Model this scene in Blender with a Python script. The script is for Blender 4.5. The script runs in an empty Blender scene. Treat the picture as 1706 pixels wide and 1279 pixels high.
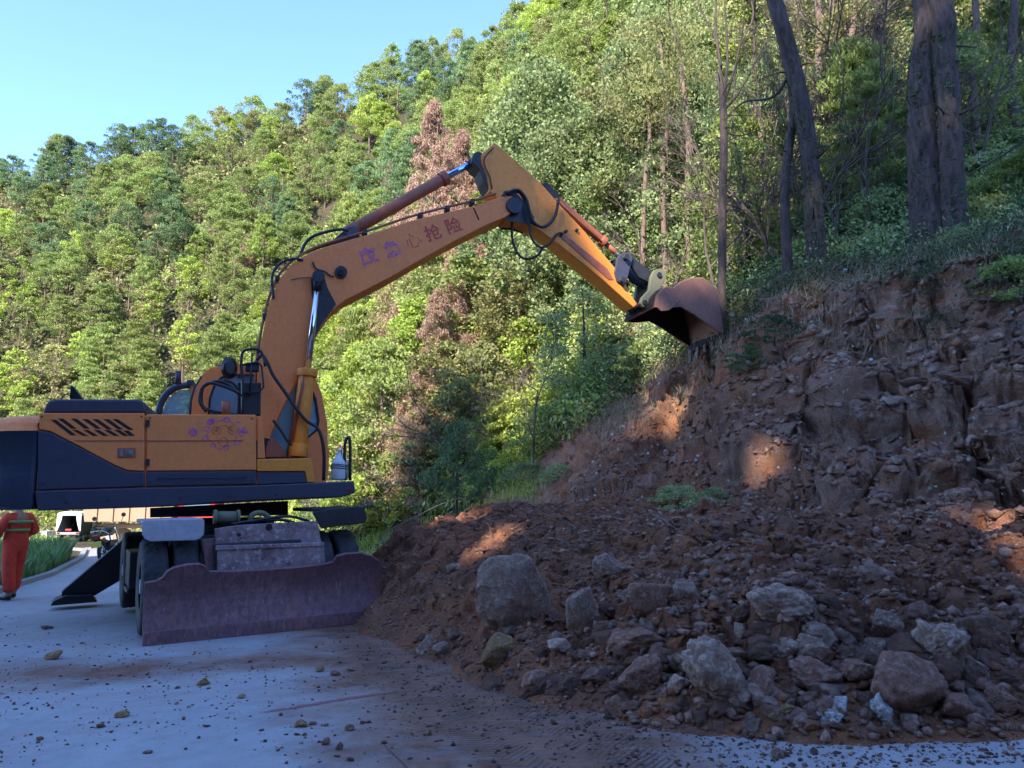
import bpy, bmesh, math, random
import numpy as np
from mathutils import Vector, Matrix
from mathutils.bvhtree import BVHTree
from bisect import bisect

# ------------------------------------------------------------------ camera, sky, sun, exposure
S = bpy.context.scene
C = S.collection
PITCH = math.radians(8.9)
CAM = Vector((0, 0, 1.5))
FPX = 1280.0
cd = bpy.data.cameras.new('camera'); cam = bpy.data.objects.new('camera', cd); C.objects.link(cam)
cam.location = CAM; cam.rotation_euler = (math.pi/2 + PITCH, 0, 0)
cd.sensor_width = 36; cd.lens = 36*FPX/1706; cd.clip_start = 0.05; cd.clip_end = 2000
S.camera = cam
SUN = Vector((-0.35, -0.72, 0.60)).normalized()
W = bpy.data.worlds.new('World'); S.world = W; W.use_nodes = True
wn = W.node_tree.nodes; wl = W.node_tree.links
sky = wn.new('ShaderNodeTexSky'); sky.sky_type = 'NISHITA'; sky.sun_disc = False
sky.sun_elevation = math.asin(SUN.z); sky.sun_rotation = math.atan2(SUN.x, SUN.y)
sky.air_density = 1.0; sky.dust_density = 0.0; sky.ozone_density = 2.0; sky.altitude = 2600
bg = wn['Background']; bg.inputs['Strength'].default_value = 0.15
tint = wn.new('ShaderNodeMixRGB'); tint.blend_type = 'MULTIPLY'; tint.inputs[0].default_value = 1; tint.inputs[2].default_value = (.82, .85, 1.0, 1)   # phone white balance
hsv = wn.new('ShaderNodeHueSaturation'); hsv.inputs['Saturation'].default_value = 1.04; hsv.inputs['Value'].default_value = 1.0
wl.new(sky.outputs[0], tint.inputs[1]); wl.new(tint.outputs[0], hsv.inputs['Color']); wl.new(hsv.outputs[0], bg.inputs[0])
sl = bpy.data.lights.new('sun', 'SUN'); sl.energy = 2.35; sl.angle = math.radians(0.53); sl.color = (1.0, 0.93, 0.80)
so = bpy.data.objects.new('sun', sl); C.objects.link(so)
so.rotation_euler = (-SUN).to_track_quat('-Z', 'Y').to_euler(); so.location = SUN*50
S.view_settings.view_transform = 'Standard'; S.view_settings.look = 'None'
S.view_settings.exposure = 2.45; S.view_settings.gamma = 1
S.cycles.max_bounces = 6; S.cycles.diffuse_bounces = 3; S.cycles.transparent_max_bounces = 8

# ------------------------------------------------------------------ pixel helpers (photo pixels 1706 x 1279)
_F = Vector((0, math.cos(PITCH), math.sin(PITCH))); _U = Vector((0, -math.sin(PITCH), math.cos(PITCH))); _R = Vector((1, 0, 0))
def ray(px, py): return _F*FPX + _R*(px-853.0) + _U*(639.5-py)
def at(px, py, Y):
    d = ray(px, py); return CAM + d*(Y/d.y)
KX = 0.03                                   # the road is banked: it climbs a little to the right
def gz(x, y=0): return KX*x
def onroad(px, py, lift=0.0):
    d = ray(px, py); t = (KX*CAM.x + lift - CAM.z)/(d.z - KX*d.x); return CAM + d*t

# ------------------------------------------------------------------ noise
_rs = np.random.RandomState(7); _P = _rs.permutation(256); _P = np.concatenate([_P, _P, _P])
_G = _rs.normal(size=(256, 3)); _G /= np.linalg.norm(_G, axis=1)[:, None]
def perlin(p):
    pi = np.floor(p).astype(int); f = p - pi; u = f*f*f*(f*(f*6-15)+10); pi &= 255
    out = 0
    for dx in (0, 1):
        for dy in (0, 1):
            for dz in (0, 1):
                h = _P[_P[_P[pi[..., 0]+dx]+pi[..., 1]+dy]+pi[..., 2]+dz]
                g = _G[h]; d = ((f - np.array([dx, dy, dz]))*g).sum(-1)
                w = (u[..., 0] if dx else 1-u[..., 0])*(u[..., 1] if dy else 1-u[..., 1])*(u[..., 2] if dz else 1-u[..., 2])
                out = out + w*d
    return out*1.6
def fbm(p, octaves=4, freq=1.0, gain=0.5, ridged=False):
    p = np.asarray(p, float)*freq; a = 1.0; r = 0
    for o in range(octaves):
        n = perlin(p + 17.3*o)
        if ridged: n = 1 - 2*np.abs(n)
        r = r + a*n; a *= gain; p = p*2.03
    return r
def cellular(p, seed=0):
    """F1 distance and cell random value, 3D"""
    pi = np.floor(p).astype(int); best = np.full(p.shape[:-1], 9.0); val = np.zeros(p.shape[:-1])
    for dx in (-1, 0, 1):
        for dy in (-1, 0, 1):
            for dz in (-1, 0, 1):
                c = pi + np.array([dx, dy, dz]); k = c & 255
                h = _P[_P[_P[k[..., 0]]+k[..., 1]]+k[..., 2]+seed]
                jit = _G[h]*0.45+0.5
                d = ((c + jit - p)**2).sum(-1); m = d < best
                best = np.where(m, d, best); val = np.where(m, h/255.0, val)
    return np.sqrt(best), val

# ------------------------------------------------------------------ objects
def tag(o, label=None, cat=None, group=None, kind=None):
    if label: o['label'] = label
    if cat: o['category'] = cat
    if group: o['group'] = group
    if kind: o['kind'] = kind
    return o
def link(o, parent=None):
    C.objects.link(o)
    if parent is not None: o.parent = parent
    return o
def empty(name, loc=(0, 0, 0), rot=None):
    o = bpy.data.objects.new(name, None); link(o); o.location = loc; o.empty_display_size = 0.2
    if rot is not None: o.rotation_euler = rot
    return o
def npmesh(name, V, Fc, mats, smooth=False, midx=None):
    """V (n,3) ; Fc (m,k) uniform polygons"""
    V = np.ascontiguousarray(V, dtype=np.float32); Fc = np.ascontiguousarray(Fc, dtype=np.int32)
    me = bpy.data.meshes.new(name); m, k = Fc.shape
    me.vertices.add(len(V)); me.vertices.foreach_set('co', V.ravel())
    me.loops.add(m*k); me.loops.foreach_set('vertex_index', Fc.ravel())
    me.polygons.add(m); me.polygons.foreach_set('loop_start', np.arange(0, m*k, k, dtype=np.int32))
    try: me.polygons.foreach_set('loop_total', np.full(m, k, dtype=np.int32))
    except Exception: pass
    if smooth: me.polygons.foreach_set('use_smooth', np.ones(m, dtype=bool))
    if midx is not None: me.polygons.foreach_set('material_index', np.asarray(midx, dtype=np.int32))
    for mt in (mats if isinstance(mats, (list, tuple)) else [mats]): me.materials.append(mt)
    me.update(calc_edges=True); me.validate()
    return me
def npobj(name, V, Fc, mats, parent=None, smooth=False, midx=None):
    return link(bpy.data.objects.new(name, npmesh(name, V, Fc, mats, smooth, midx)), parent)

def catmull(pts, n=6):
    pts = [Vector(p) for p in pts]
    if len(pts) < 3: return pts
    P = [pts[0]*2-pts[1]] + pts + [pts[-1]*2-pts[-2]]; out = []
    for i in range(1, len(P)-2):
        for k in range(n):
            t = k/n; a, b, c, d = P[i-1], P[i], P[i+1], P[i+2]
            out.append(0.5*((2*b)+(c-a)*t+(2*a-5*b+4*c-d)*t*t+(3*b-a-3*c+d)*t**3))
    out.append(pts[-1]); return out

class MB:
    """collects shapes, builds ONE mesh object"""
    def __init__(s, T=None): s.v = []; s.f = []; s.m = []; s.T = T; s.sm = []
    def add(s, vs, fs, mi=0, smooth=False):
        b = len(s.v)
        for q in vs:
            q = Vector(q); s.v.append(s.T @ q if s.T is not None else q)
        for q in fs: s.f.append([b+i for i in q]); s.m.append(mi); s.sm.append(smooth)
    def box(s, c, d, rot=None, mi=0):
        c = Vector(c); x, y, z = d[0]/2, d[1]/2, d[2]/2
        vs = [Vector(q) for q in ((-x,-y,-z),(x,-y,-z),(x,y,-z),(-x,y,-z),(-x,-y,z),(x,-y,z),(x,y,z),(-x,y,z))]
        if rot is not None: vs = [rot @ q for q in vs]
        s.add([q+c for q in vs], [(0,3,2,1),(4,5,6,7),(0,1,5,4),(1,2,6,5),(2,3,7,6),(3,0,4,7)], mi)
    def prism(s, poly, y0, y1, mi=0, mside=None):
        """poly of (x,z), extruded along y"""
        n = len(poly); a = sum(poly[i][0]*poly[(i+1) % n][1]-poly[(i+1) % n][0]*poly[i][1] for i in range(n))
        if a < 0: poly = poly[::-1]
        vs = [(p[0], y0, p[1]) for p in poly]+[(p[0], y1, p[1]) for p in poly]
        s.add(vs, [list(range(n)), list(range(2*n-1, n-1, -1))], mi)
        b = len(s.v)-2*n
        for i in range(n):
            j = (i+1) % n; s.f.append([b+i, b+i+n, b+j+n, b+j]); s.m.append(mi if mside is None else mside); s.sm.append(False)
    def tube(s, path, r, n=8, cap=True, mi=0, sy=1.0):
        path = [Vector(p) for p in path]; N = len(path)
        if not hasattr(r, '__len__'): r = [r]*N
        if len(r) == 2 and N != 2: r = [r[0]+(r[1]-r[0])*i/(N-1) for i in range(N)]
        t0 = (path[1]-path[0]).normalized(); up = Vector((0, 0, 1)) if abs(t0.z) < .9 else Vector((1, 0, 0))
        a = t0.cross(up).normalized(); vs = []
        for i, p in enumerate(path):
            t = (path[min(i+1, N-1)]-path[max(i-1, 0)]).normalized()
            a = (a - t*a.dot(t)); a = a.normalized() if a.length > 1e-6 else t.orthogonal().normalized()
            b = t.cross(a)
            for k in range(n):
                an = 2*math.pi*k/n; vs.append(p + (a*math.cos(an)+b*math.sin(an)*sy)*r[i])
        fs = [(i*n+k, i*n+(k+1) % n, (i+1)*n+(k+1) % n, (i+1)*n+k) for i in range(N-1) for k in range(n)]
        s.add(vs, fs, mi, True)
        if cap:
            b = len(s.v)-N*n
            s.f.append([b+k for k in range(n-1, -1, -1)]); s.m.append(mi); s.sm.append(False)
            s.f.append([b+(N-1)*n+k for k in range(n)]); s.m.append(mi); s.sm.append(False)
    def cyl(s, p0, p1, r0, r1=None, n=20, mi=0):
        s.tube([p0, p1], [r0, r0 if r1 is None else r1], n, True, mi)
    def hose(s, pts, r, n=8, mi=0): s.tube(catmull(pts, 7), r, n, True, mi)
    def build(s, name, mats, parent=None, bevel=0, smooth=None):
        me = bpy.data.meshes.new(name); me.from_pydata([tuple(q) for q in s.v], [], s.f)
        for mt in (mats if isinstance(mats, (list, tuple)) else [mats]): me.materials.append(mt)
        me.polygons.foreach_set('material_index', s.m)
        me.polygons.foreach_set('use_smooth', [bool(q) if smooth is None else smooth for q in s.sm]); me.update()
        o = link(bpy.data.objects.new(name, me), parent)
        if bevel:
            b = o.modifiers.new('bevel', 'BEVEL'); b.width = bevel; b.segments = 2; b.limit_method = 'ANGLE'; b.angle_limit = math.radians(35)
        return o
def copy_tree(o, parent=None, loc=None, rot=None, scale=None):
    c = o.copy(); C.objects.link(c); c.parent = parent
    for ch in list(o.children): copy_tree(ch, c)
    if loc is not None: c.location = loc
    if rot is not None: c.rotation_euler = rot
    if scale is not None: c.scale = scale
    return c

# ------------------------------------------------------------------ materials
class NT:
    def __init__(s, name):
        s.m = bpy.data.materials.new(name); s.m.use_nodes = True; s.t = s.m.node_tree; s.n = s.t.nodes
        s.b = s.n['Principled BSDF']; s.out = s.n['Material Output']; s.tc = s.n.new('ShaderNodeTexCoord')
        s.vec = s.tc.outputs['Object']
    def lk(s, a, b): s.t.links.new(a, b)
    def new(s, t, **k):
        n = s.n.new(t)
        for a, b in k.items(): setattr(n, a, b)
        return n
    def noise(s, scale, detail=6, rough=.6, vec=None, dist=0, sc3=None):
        n = s.new('ShaderNodeTexNoise'); n.inputs['Scale'].default_value = scale; n.inputs['Detail'].default_value = detail
        n.inputs['Roughness'].default_value = rough; n.inputs['Distortion'].default_value = dist
        v = vec or s.vec
        if sc3:
            mp = s.new('ShaderNodeMapping'); mp.inputs['Scale'].default_value = sc3; s.lk(v, mp.inputs[0]); v = mp.outputs[0]
        s.lk(v, n.inputs['Vector']); return n.outputs['Fac']
    def voro(s, scale, feature='F1', out='Distance', vec=None, rnd=1):
        n = s.new('ShaderNodeTexVoronoi', feature=feature); n.inputs['Scale'].default_value = scale; n.inputs['Randomness'].default_value = rnd
        s.lk(vec or s.vec, n.inputs['Vector']); return n.outputs[out]
    def ramp(s, fac, stops, interp='LINEAR'):
        r = s.new('ShaderNodeValToRGB'); e = r.color_ramp.elements; r.color_ramp.interpolation = interp
        while len(e) < len(stops): e.new(.5)
        for k, (p, c) in enumerate(stops):
            e[k].position = p; e[k].color = (c if hasattr(c, '__len__') else (c, c, c)) + ((1,) if (not hasattr(c, '__len__') or len(c) == 3) else ())
        s.lk(fac, r.inputs[0]); return r.outputs[0]
    def mix(s, fac, a, b, mode='MIX'):
        n = s.new('ShaderNodeMixRGB', blend_type=mode)
        for i, q in enumerate((fac, a, b)):
            if hasattr(q, 'is_output'): s.lk(q, n.inputs[i])
            else: n.inputs[i].default_value = (q if i == 0 else tuple(q)+(1,))
        return n.outputs[0]
    def math(s, op, a, b=None):
        n = s.new('ShaderNodeMath', operation=op)
        for i, q in enumerate((a, b)):
            if q is None: continue
            if hasattr(q, 'is_output'): s.lk(q, n.inputs[i])
            else: n.inputs[i].default_value = q
        return n.outputs[0]
    def bump(s, h, dist=.01, strength=1, prev=None):
        n = s.new('ShaderNodeBump'); n.inputs['Distance'].default_value = dist; n.inputs['Strength'].default_value = strength
        s.lk(h, n.inputs['Height'])
        if prev is not None: s.lk(prev, n.inputs['Normal'])
        return n.outputs[0]
    def fin(s, col=None, rough=.8, metal=0, normal=None, spec=None):
        def put(q, nm):
            if q is None: return
            if hasattr(q, 'is_output'): s.lk(q, s.b.inputs[nm])
            else: s.b.inputs[nm].default_value = (tuple(q)+(1,)) if hasattr(q, '__len__') else q
        put(col, 'Base Color'); put(rough, 'Roughness'); put(metal, 'Metallic'); put(spec, 'Specular IOR Level')
        if normal is not None: s.lk(normal, s.b.inputs['Normal'])
        return s.m

def paint(name, col, dirt=(.09, .055, .035), amt=.5, rough=.42, chip=(.05, .03, .025), scale=1.0):
    t = NT(name)
    big = t.ramp(t.noise(1.6*scale, 5, .65), [(.42, 0), (.75, 1)])
    fine = t.ramp(t.noise(14*scale, 5, .7), [(.40, 0), (.72, 1)])
    streak = t.ramp(t.noise(5*scale, 4, .6, sc3=(6, 6, .5)), [(.5, 0), (.75, 1)])
    c = t.mix(t.math('MULTIPLY', big, amt*.8), col, tuple(q*.62+d*.3 for q, d in zip(col, dirt)))
    c = t.mix(t.math('MULTIPLY', fine, amt*.45), c, dirt)
    c = t.mix(t.math('MULTIPLY', streak, amt*.35), c, dirt)
    ch = t.ramp(t.noise(7*scale, 8, .75), [(.70, 0), (.73, 1)])
    c = t.mix(ch, c, chip)
    r = t.ramp(fine, [(0, rough), (1, min(.9, rough+.35))])
    return t.fin(c, r, 0, t.bump(t.noise(30, 5, .7), .002, .5))
def metal_m(name, col, rough=.45, metal=.7, grime=(.05, .045, .045), amt=.6):
    t = NT(name); c = t.mix(t.math('MULTIPLY', t.ramp(t.noise(6, 6, .7), [(.4, 0), (.7, 1)]), amt), col, grime)
    return t.fin(c, t.ramp(t.noise(20, 4, .6), [(.3, rough*.8), (.8, min(1, rough*1.5))]), metal, t.bump(t.noise(40, 4, .6), .002, .4))
def plain(name, col, rough=.6, metal=0, var=.25, sc=12):
    t = NT(name); c = t.mix(t.ramp(t.noise(sc, 5, .65), [(.3, 0), (.8, 1)]), col, tuple(q*(1-var) for q in col))
    return t.fin(c, rough, metal, t.bump(t.noise(sc*3, 3, .6), .001, .4))
M = {}
M['orange'] = paint('orange_paint', (.92, .25, .055), dirt=(.26, .10, .05), amt=.42, rough=.5)
M['orange2'] = paint('arm_orange_paint', (.84, .27, .025), dirt=(.18, .07, .03), amt=.45, rough=.45)
M['navy'] = paint('dark_blue_paint', (.036, .036, .062), dirt=(.10, .085, .08), amt=.35, rough=.4, chip=(.09, .09, .09))
M['black'] = plain('black_rubber', (.014, .014, .016), .5)
M['gloss_black'] = plain('black_plastic', (.012, .013, .016), .35)
M['grease'] = metal_m('greasy_steel', (.03, .03, .036), .5, .5)
M['chrome'] = metal_m('polished_rod', (.75, .77, .80), .12, 1.0, (.3, .3, .32), .3)
M['rodblue'] = metal_m('blue_film_rod', (.42, .6, .95), .18, .9, (.2, .3, .6), .3)
M['brownsteel'] = paint('rust_brown_paint', (.36, .10, .05), amt=.6, rough=.5)
M['white'] = plain('white_plastic', (.72, .72, .70), .45)
M['tan'] = plain('tan_paint', (.40, .27, .17), .6)
M['red'] = plain('red_paint', (.55, .035, .03), .5)
M['skin'] = plain('skin', (.42, .24, .16), .55)
M['hair'] = plain('black_hair', (.012, .010, .010), .6)
M['yellow'] = plain('yellow_plate', (.70, .50, .06), .5)
M['lamp_red'] = plain('red_lamp', (.45, .02, .02), .25)
def blade_mat():
    t = NT('scuffed_steel_blade')
    # worn paint over steel
    n1 = t.noise(1.2, 5, .65, sc3=(1, 1, 1.6)); n2 = t.noise(12, 7, .75, sc3=(1.6, 1, .8)); n3 = t.noise(40, 5, .7)
    c = t.mix(t.ramp(n1, [(.35, 0), (.65, 1)]), (0.173, 0.081, 0.089), (0.265, 0.132, 0.142))
    c = t.mix(t.ramp(n2, [(.42, 0), (.62, .8)]), c, (0.103, 0.048, 0.049))
    c = t.mix(t.ramp(t.noise(9, 8, .8, sc3=(2.2, 1, 1)), [(.60, 0), (.68, .75)]), c, (0.551, 0.347, 0.319))
    c = t.mix(t.ramp(n3, [(.60, 0), (.72, .6)]), c, (0.436, 0.242, 0.190))
    c = t.mix(t.ramp(t.noise(2.2, 6, .7), [(.56, 0), (.72, .8)]), c, (0.298, 0.097, 0.054))
    c = t.mix(t.ramp(t.noise(30, 3, .6, sc3=(1, 1, .05)), [(.64, 0), (.72, .45)]), c, (0.459, 0.275, 0.245))
    return t.fin(c, .7, .15, t.bump(n2, .008, .6, t.bump(n3, .003, .5)))
M['blade'] = blade_mat()
def shield_mat():
    t = NT('scraped_shield_plate'); n1 = t.noise(3.2, 7, .75); n2 = t.noise(14, 8, .8)
    c = t.mix(t.ramp(n1, [(.38, 0), (.56, 1)]), (.15, .075, .075), (.30, .20, .20)); c = t.mix(t.ramp(n2, [(.52, 0), (.62, .9)]), c, (.52, .44, .44)); c = t.mix(t.ramp(t.noise(6, 7, .8), [(.58, 0), (.64, .85)]), c, (.06, .035, .035))
    return t.fin(c, .75, .1, t.bump(n2, .006, .8))
M['shield'] = shield_mat()
M['greywash'] = paint('pale_dust_sheen_paint', (.42, .42, .46), dirt=(.15, .12, .11), amt=.6, rough=.6, chip=(.12, .08, .06))  # dusty paint; its paleness also carries the left mudguard's reflection
M['bucket'] = paint('worn_bucket_steel', (.33, .15, .105), dirt=(.12, .055, .04), amt=1.0, rough=.65, chip=(.50, .36, .28), scale=1.8)
M['hitch'] = paint('olive_hitch_paint', (.15, .155, .09), dirt=(.12, .09, .07), amt=.6, rough=.55)
M['inside'] = plain('bucket_inside', (.022, .014, .013), .85)  # near black: the bucket's inner shade put into the colour; reused for dark fittings
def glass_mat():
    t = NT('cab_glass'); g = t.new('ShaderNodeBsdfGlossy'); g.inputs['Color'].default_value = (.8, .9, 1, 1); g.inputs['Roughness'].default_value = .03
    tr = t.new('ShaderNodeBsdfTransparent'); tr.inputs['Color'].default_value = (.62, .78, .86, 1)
    fr = t.new('ShaderNodeFresnel'); fr.inputs['IOR'].default_value = 2.6; mx = t.new('ShaderNodeMixShader'); t.b.inputs['Base Color'].default_value = (.42, .66, .88, 1); t.b.inputs['Roughness'].default_value = .4; m2 = t.new('ShaderNodeMixShader'); m2.inputs[0].default_value = .42  # light blue diffuse share stands in for sky reflection in the panes
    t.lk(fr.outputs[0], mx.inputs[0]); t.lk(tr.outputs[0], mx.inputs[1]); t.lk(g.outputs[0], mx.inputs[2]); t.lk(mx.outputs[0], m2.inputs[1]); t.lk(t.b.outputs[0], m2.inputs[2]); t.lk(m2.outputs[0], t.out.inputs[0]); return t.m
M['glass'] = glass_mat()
def hivis():
    t = NT('red_orange_workwear'); f = t.noise(9, 5, .6)
    c = t.mix(t.ramp(f, [(.35, 0), (.7, 1)]), (.85, .075, .030), (.62, .045, .022))
    return t.fin(c, .85, 0, t.bump(t.noise(7, 3, .5, sc3=(1, 1, .6)), .03, .8))
M['workwear'] = hivis()
M['stripe'] = plain('green_reflective_stripe', (.18, .42, .10), .4)

def leaf_mat(name, c1, c2, c3=None, rough=.55, trans=.35, objvar=.35):
    t = NT(name); g = t.new('ShaderNodeNewGeometry'); oi = t.new('ShaderNodeObjectInfo')
    c1 = tuple(q*2.1 for q in c1); c2 = tuple(q*2.1 for q in c2)
    c = t.mix(g.outputs['Random Per Island'], c1, c2)
    if c3 is not None: c = t.mix(t.ramp(g.outputs['Random Per Island'], [(.90, 0), (.93, 1)]), c, c3)
    hs = t.new('ShaderNodeHueSaturation'); t.lk(c, hs.inputs['Color'])
    t.lk(t.ramp(oi.outputs['Random'], [(0, 1-objvar), (1, 1+objvar)]), hs.inputs['Value'])
    hv = t.math('MULTIPLY', oi.outputs['Random'], 7.31); hv = t.math('FRACT', hv)
    t.lk(t.ramp(hv, [(0, .488), (1, .512)]), hs.inputs['Hue'])
    c = hs.outputs[0]
    # whole boughs differ too: a large noise in object space
    c = t.mix(t.ramp(t.noise(.8, 3, .6), [(.35, 0), (.7, .45)]), c, tuple(q*.62 for q in c1))
    t.fin(c, rough, 0, spec=.35)
    tl = t.new('ShaderNodeBsdfTranslucent'); t.lk(c, tl.inputs['Color']); mx = t.new('ShaderNodeMixShader'); mx.inputs[0].default_value = trans
    t.lk(t.b.outputs[0], mx.inputs[1]); t.lk(tl.outputs[0], mx.inputs[2]); t.lk(mx.outputs[0], t.out.inputs[0]); return t.m
L = {}
L['green'] = leaf_mat('leaf_green', (.115, .145, .038), (.20, .225, .065), objvar=.2)
L['dark'] = leaf_mat('leaf_dark', (.04, .07, .025), (.08, .115, .04), (.16, .15, .09))
L['teal'] = leaf_mat('leaf_blue_green', (.075, .115, .045), (.13, .17, .07), objvar=.25)
L['lime'] = leaf_mat('leaf_lime', (.15, .20, .035), (.26, .29, .06))
L['olive'] = leaf_mat('leaf_olive', (.13, .14, .045), (.22, .21, .08), (.30, .22, .10))
L['vine'] = leaf_mat('leaf_vine', (.12, .155, .06), (.22, .25, .105), (.05, .07, .03))
L['dead'] = leaf_mat('needles_dead', (.15, .09, .06), (.25, .165, .115), trans=.2, objvar=.15)
L['straw'] = leaf_mat('dry_straw', (.13, .11, .06), (.25, .20, .12), (.07, .10, .03), trans=.2)
L['grass'] = leaf_mat('grass_blades', (.05, .10, .03), (.12, .17, .05), (.20, .17, .08))
L['litter'] = leaf_mat('fallen_leaves', (.12, .14, .12), (.24, .25, .22), trans=.1, objvar=0)
def bark(name, a, b):
    t = NT(name); v = t.voro(9, 'F1', vec=None); n = t.noise(14, 8, .75, sc3=(1, 1, .22))
    c = t.mix(t.ramp(n, [(.35, 0), (.65, 1)]), a, b)
    return t.fin(c, .9, 0, t.bump(n, .035, 1))
M['bark'] = bark('dark_pine_bark', (.03, .021, .018), (.13, .085, .068))
M['bark2'] = bark('reddish_bark', (.10, .065, .05), (.25, .165, .125))
M['twig'] = bark('twig_bark', (.09, .06, .05), (.20, .15, .12))

def earth_mat(name, cols, rocky=False, scale=1.0):
    t = NT(name)
    n0 = t.noise(.35*scale, 5, .6, dist=.6); n1 = t.noise(1.7*scale, 7, .65); n2 = t.noise(9*scale, 8, .72); n3 = t.noise(45*scale, 6, .7)
    a, b, c_, d = cols
    c = t.mix(t.ramp(n0, [(.38, 0), (.60, 1)]), a, b)
    c = t.mix(t.ramp(n1, [(.48, 0), (.66, .85)]), c, c_)
    c = t.mix(t.ramp(n2, [(.52, 0), (.72, .7)]), c, d)
    vo = t.voro(26*scale, 'F1', 'Color'); g = t.new('ShaderNodeSeparateColor'); t.lk(vo, g.inputs[0])
    if rocky:      # ledges of broken pale rock in the right half, red clay in the left
        sx = t.new('ShaderNodeSeparateXYZ'); t.lk(t.vec, sx.inputs[0]); rx = t.ramp(t.math('DIVIDE', t.math('SUBTRACT', sx.outputs[0], 2.8), 3.0), [(0, 0), (1, 1)])
        led = t.ramp(t.noise(2.4, 9, .78, sc3=(.8, .8, 2.2), dist=.5), [(.46, 0), (.58, 1)])
        c = t.mix(t.math('MULTIPLY', t.math('MULTIPLY', rx, led), .85), c, t.mix(t.ramp(t.noise(16, 6, .8), [(.4, 0), (.6, 1)]), (.34, .225, .165), (.66, .50, .39)))
        vy = t.ramp(t.noise(1.1, 6, .7), [(.45, 0), (.62, 1)]); c = t.mix(t.math('MULTIPLY', t.math('SUBTRACT', 1.0, rx), t.math('MULTIPLY', vy, .6)), c, (.56, .20, .075))
        c = t.mix(t.ramp(t.noise(3.0, 7, .75, sc3=(2.4, 2.4, .35)), [(.56, 0), (.66, .5)]), c, (.52, .34, .25))
    c = t.mix(t.ramp(n3, [(.35, .55), (.55, 0)]), c, tuple(q*.35 for q in a))
    v = t.voro(11*scale, 'F1', 'Distance'); v2 = t.voro(34*scale, 'F1', 'Distance')
    h = t.bump(t.math('MULTIPLY', v, -1.0), .04, .5); h = t.bump(v2, .015, .5, h); h = t.bump(n2, .08, 1.0, h); h = t.bump(n3, .03, 1.0, h)
    return t.fin(c, .95, 0, h, spec=.2)
M['bank'] = earth_mat('cut_bank_earth', ((.54, .21, .10), (.36, .185, .12), (.46, .28, .20), (.58, .42, .32)), rocky=True)
M['heap'] = earth_mat('loose_debris_earth', ((.44, .175, .09), (.29, .14, .085), (.54, .20, .085), (.48, .27, .18)), scale=1.5)
M['forest_floor'] = earth_mat('forest_floor', ((.06, .05, .03), (.09, .07, .04), (.05, .07, .025), (.14, .11, .07)), scale=.7)
def rock_mat(name, a, b, c_, edge=.5):
    t = NT(name); n1 = t.noise(2.6, 8, .7, dist=.8); n2 = t.noise(11, 8, .75); n3 = t.noise(50, 5, .7)
    geo = t.new('ShaderNodeNewGeometry')
    c = t.mix(t.ramp(n1, [(.36, 0), (.6, 1)]), a, b)
    c = t.mix(t.ramp(n2, [(.52, 0), (.64, .8)]), c, c_)
    c = t.mix(t.ramp(geo.outputs['Pointiness'], [(.50, 0), (.58, edge)]), c, tuple(min(1, q*1.6) for q in c_))
    c = t.mix(t.ramp(n3, [(.3, .6), (.52, 0)]), c, tuple(q*.3 for q in a))
    c = t.mix(t.ramp(t.noise(24, 7, .8), [(.56, 0), (.64, .7)]), c, tuple(min(1, q*1.5) for q in c_))
    c = t.mix(t.ramp(t.noise(1.9, 7, .75, dist=.4), [(.50, 0), (.60, .85)]), c, (.25, .11, .065))     # dried mud
    h = t.bump(n1, .12, .8); h = t.bump(n2, .04, .9, h); h = t.bump(n3, .012, .9, h)
    return t.fin(c, .92, 0, h, spec=.25)
M['rock_red'] = rock_mat('muddy_red_rock', (.26, .115, .075), (.34, .17, .115), (.42, .27, .20))
M['rock_tan'] = rock_mat('pale_tan_rock', (.34, .19, .13), (.50, .33, .24), (.62, .46, .36))
M['rock_grey'] = rock_mat('grey_rock', (.25, .140, .095), (.34, .215, .155), (.46, .34, .26))
M['rock_white'] = rock_mat('broken_white_rock', (.36, .30, .27), (.55, .50, .46), (.70, .66, .62))
M['clod'] = rock_mat('dark_clod', (.17, .085, .055), (.24, .125, .085), (.32, .20, .15), .3)
M['gravel'] = rock_mat('gravel_bits', (.06, .04, .032), (.11, .07, .05), (.18, .12, .08), .2)
M['mossrock'] = rock_mat('ochre_stone', (.24, .13, .05), (.34, .20, .09), (.42, .29, .15), .3)
def spray(name, col, a=.62, lo=.40):
    t = NT(name); tr = t.new('ShaderNodeBsdfTransparent'); mx = t.new('ShaderNodeMixShader')
    t.fin(col, .6); t.lk(t.math('MULTIPLY', t.ramp(t.noise(26, 5, .75), [(lo, 0), (lo+.16, 1)]), a), mx.inputs[0]); t.lk(tr.outputs[0], mx.inputs[1]); t.lk(t.b.outputs[0], mx.inputs[2]); t.lk(mx.outputs[0], t.out.inputs[0]); return t.m
# ------------------------------------------------------------------ terrain functions
FOOT = np.array([(22,-14),(16,-2),(11,4.5),(8.2,7.6),(6.0,9.4),(3.6,11.0),(1.9,12.8),(0.4,15.6),(-2.2,20.5),(-7.5,26),(-12.5,36),(-21,45),(-35,51),(-60,55),(-100,58)], float)
CUT  = np.array([4.6, 4.6, 4.6, 4.6, 4.6, 4.5, 4.3, 3.4, 1.3, 0, 0, 0, 0, 0, 0])          # height of the fresh cut
CUTW = np.array([2.5, 2.5, 2.5, 2.5, 2.5, 2.7, 3.1, 3.3, 2.0, 1, 1, 1, 1, 1, 1])
SLP  = np.array([.6, .6, .6, .6, .62, .75, .95, 1.20, 1.46, 1.52, 1.54, 1.54, 1.58, 1.54, 1.4])
RIDGE = np.array([40, 40, 40, 40, 40, 40, 42, 42, 40, 37, 34, 29, 27, 25, 24.])
def bandw(p): return np.interp(p, np.arange(len(FOOT)), CUTW)
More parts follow.
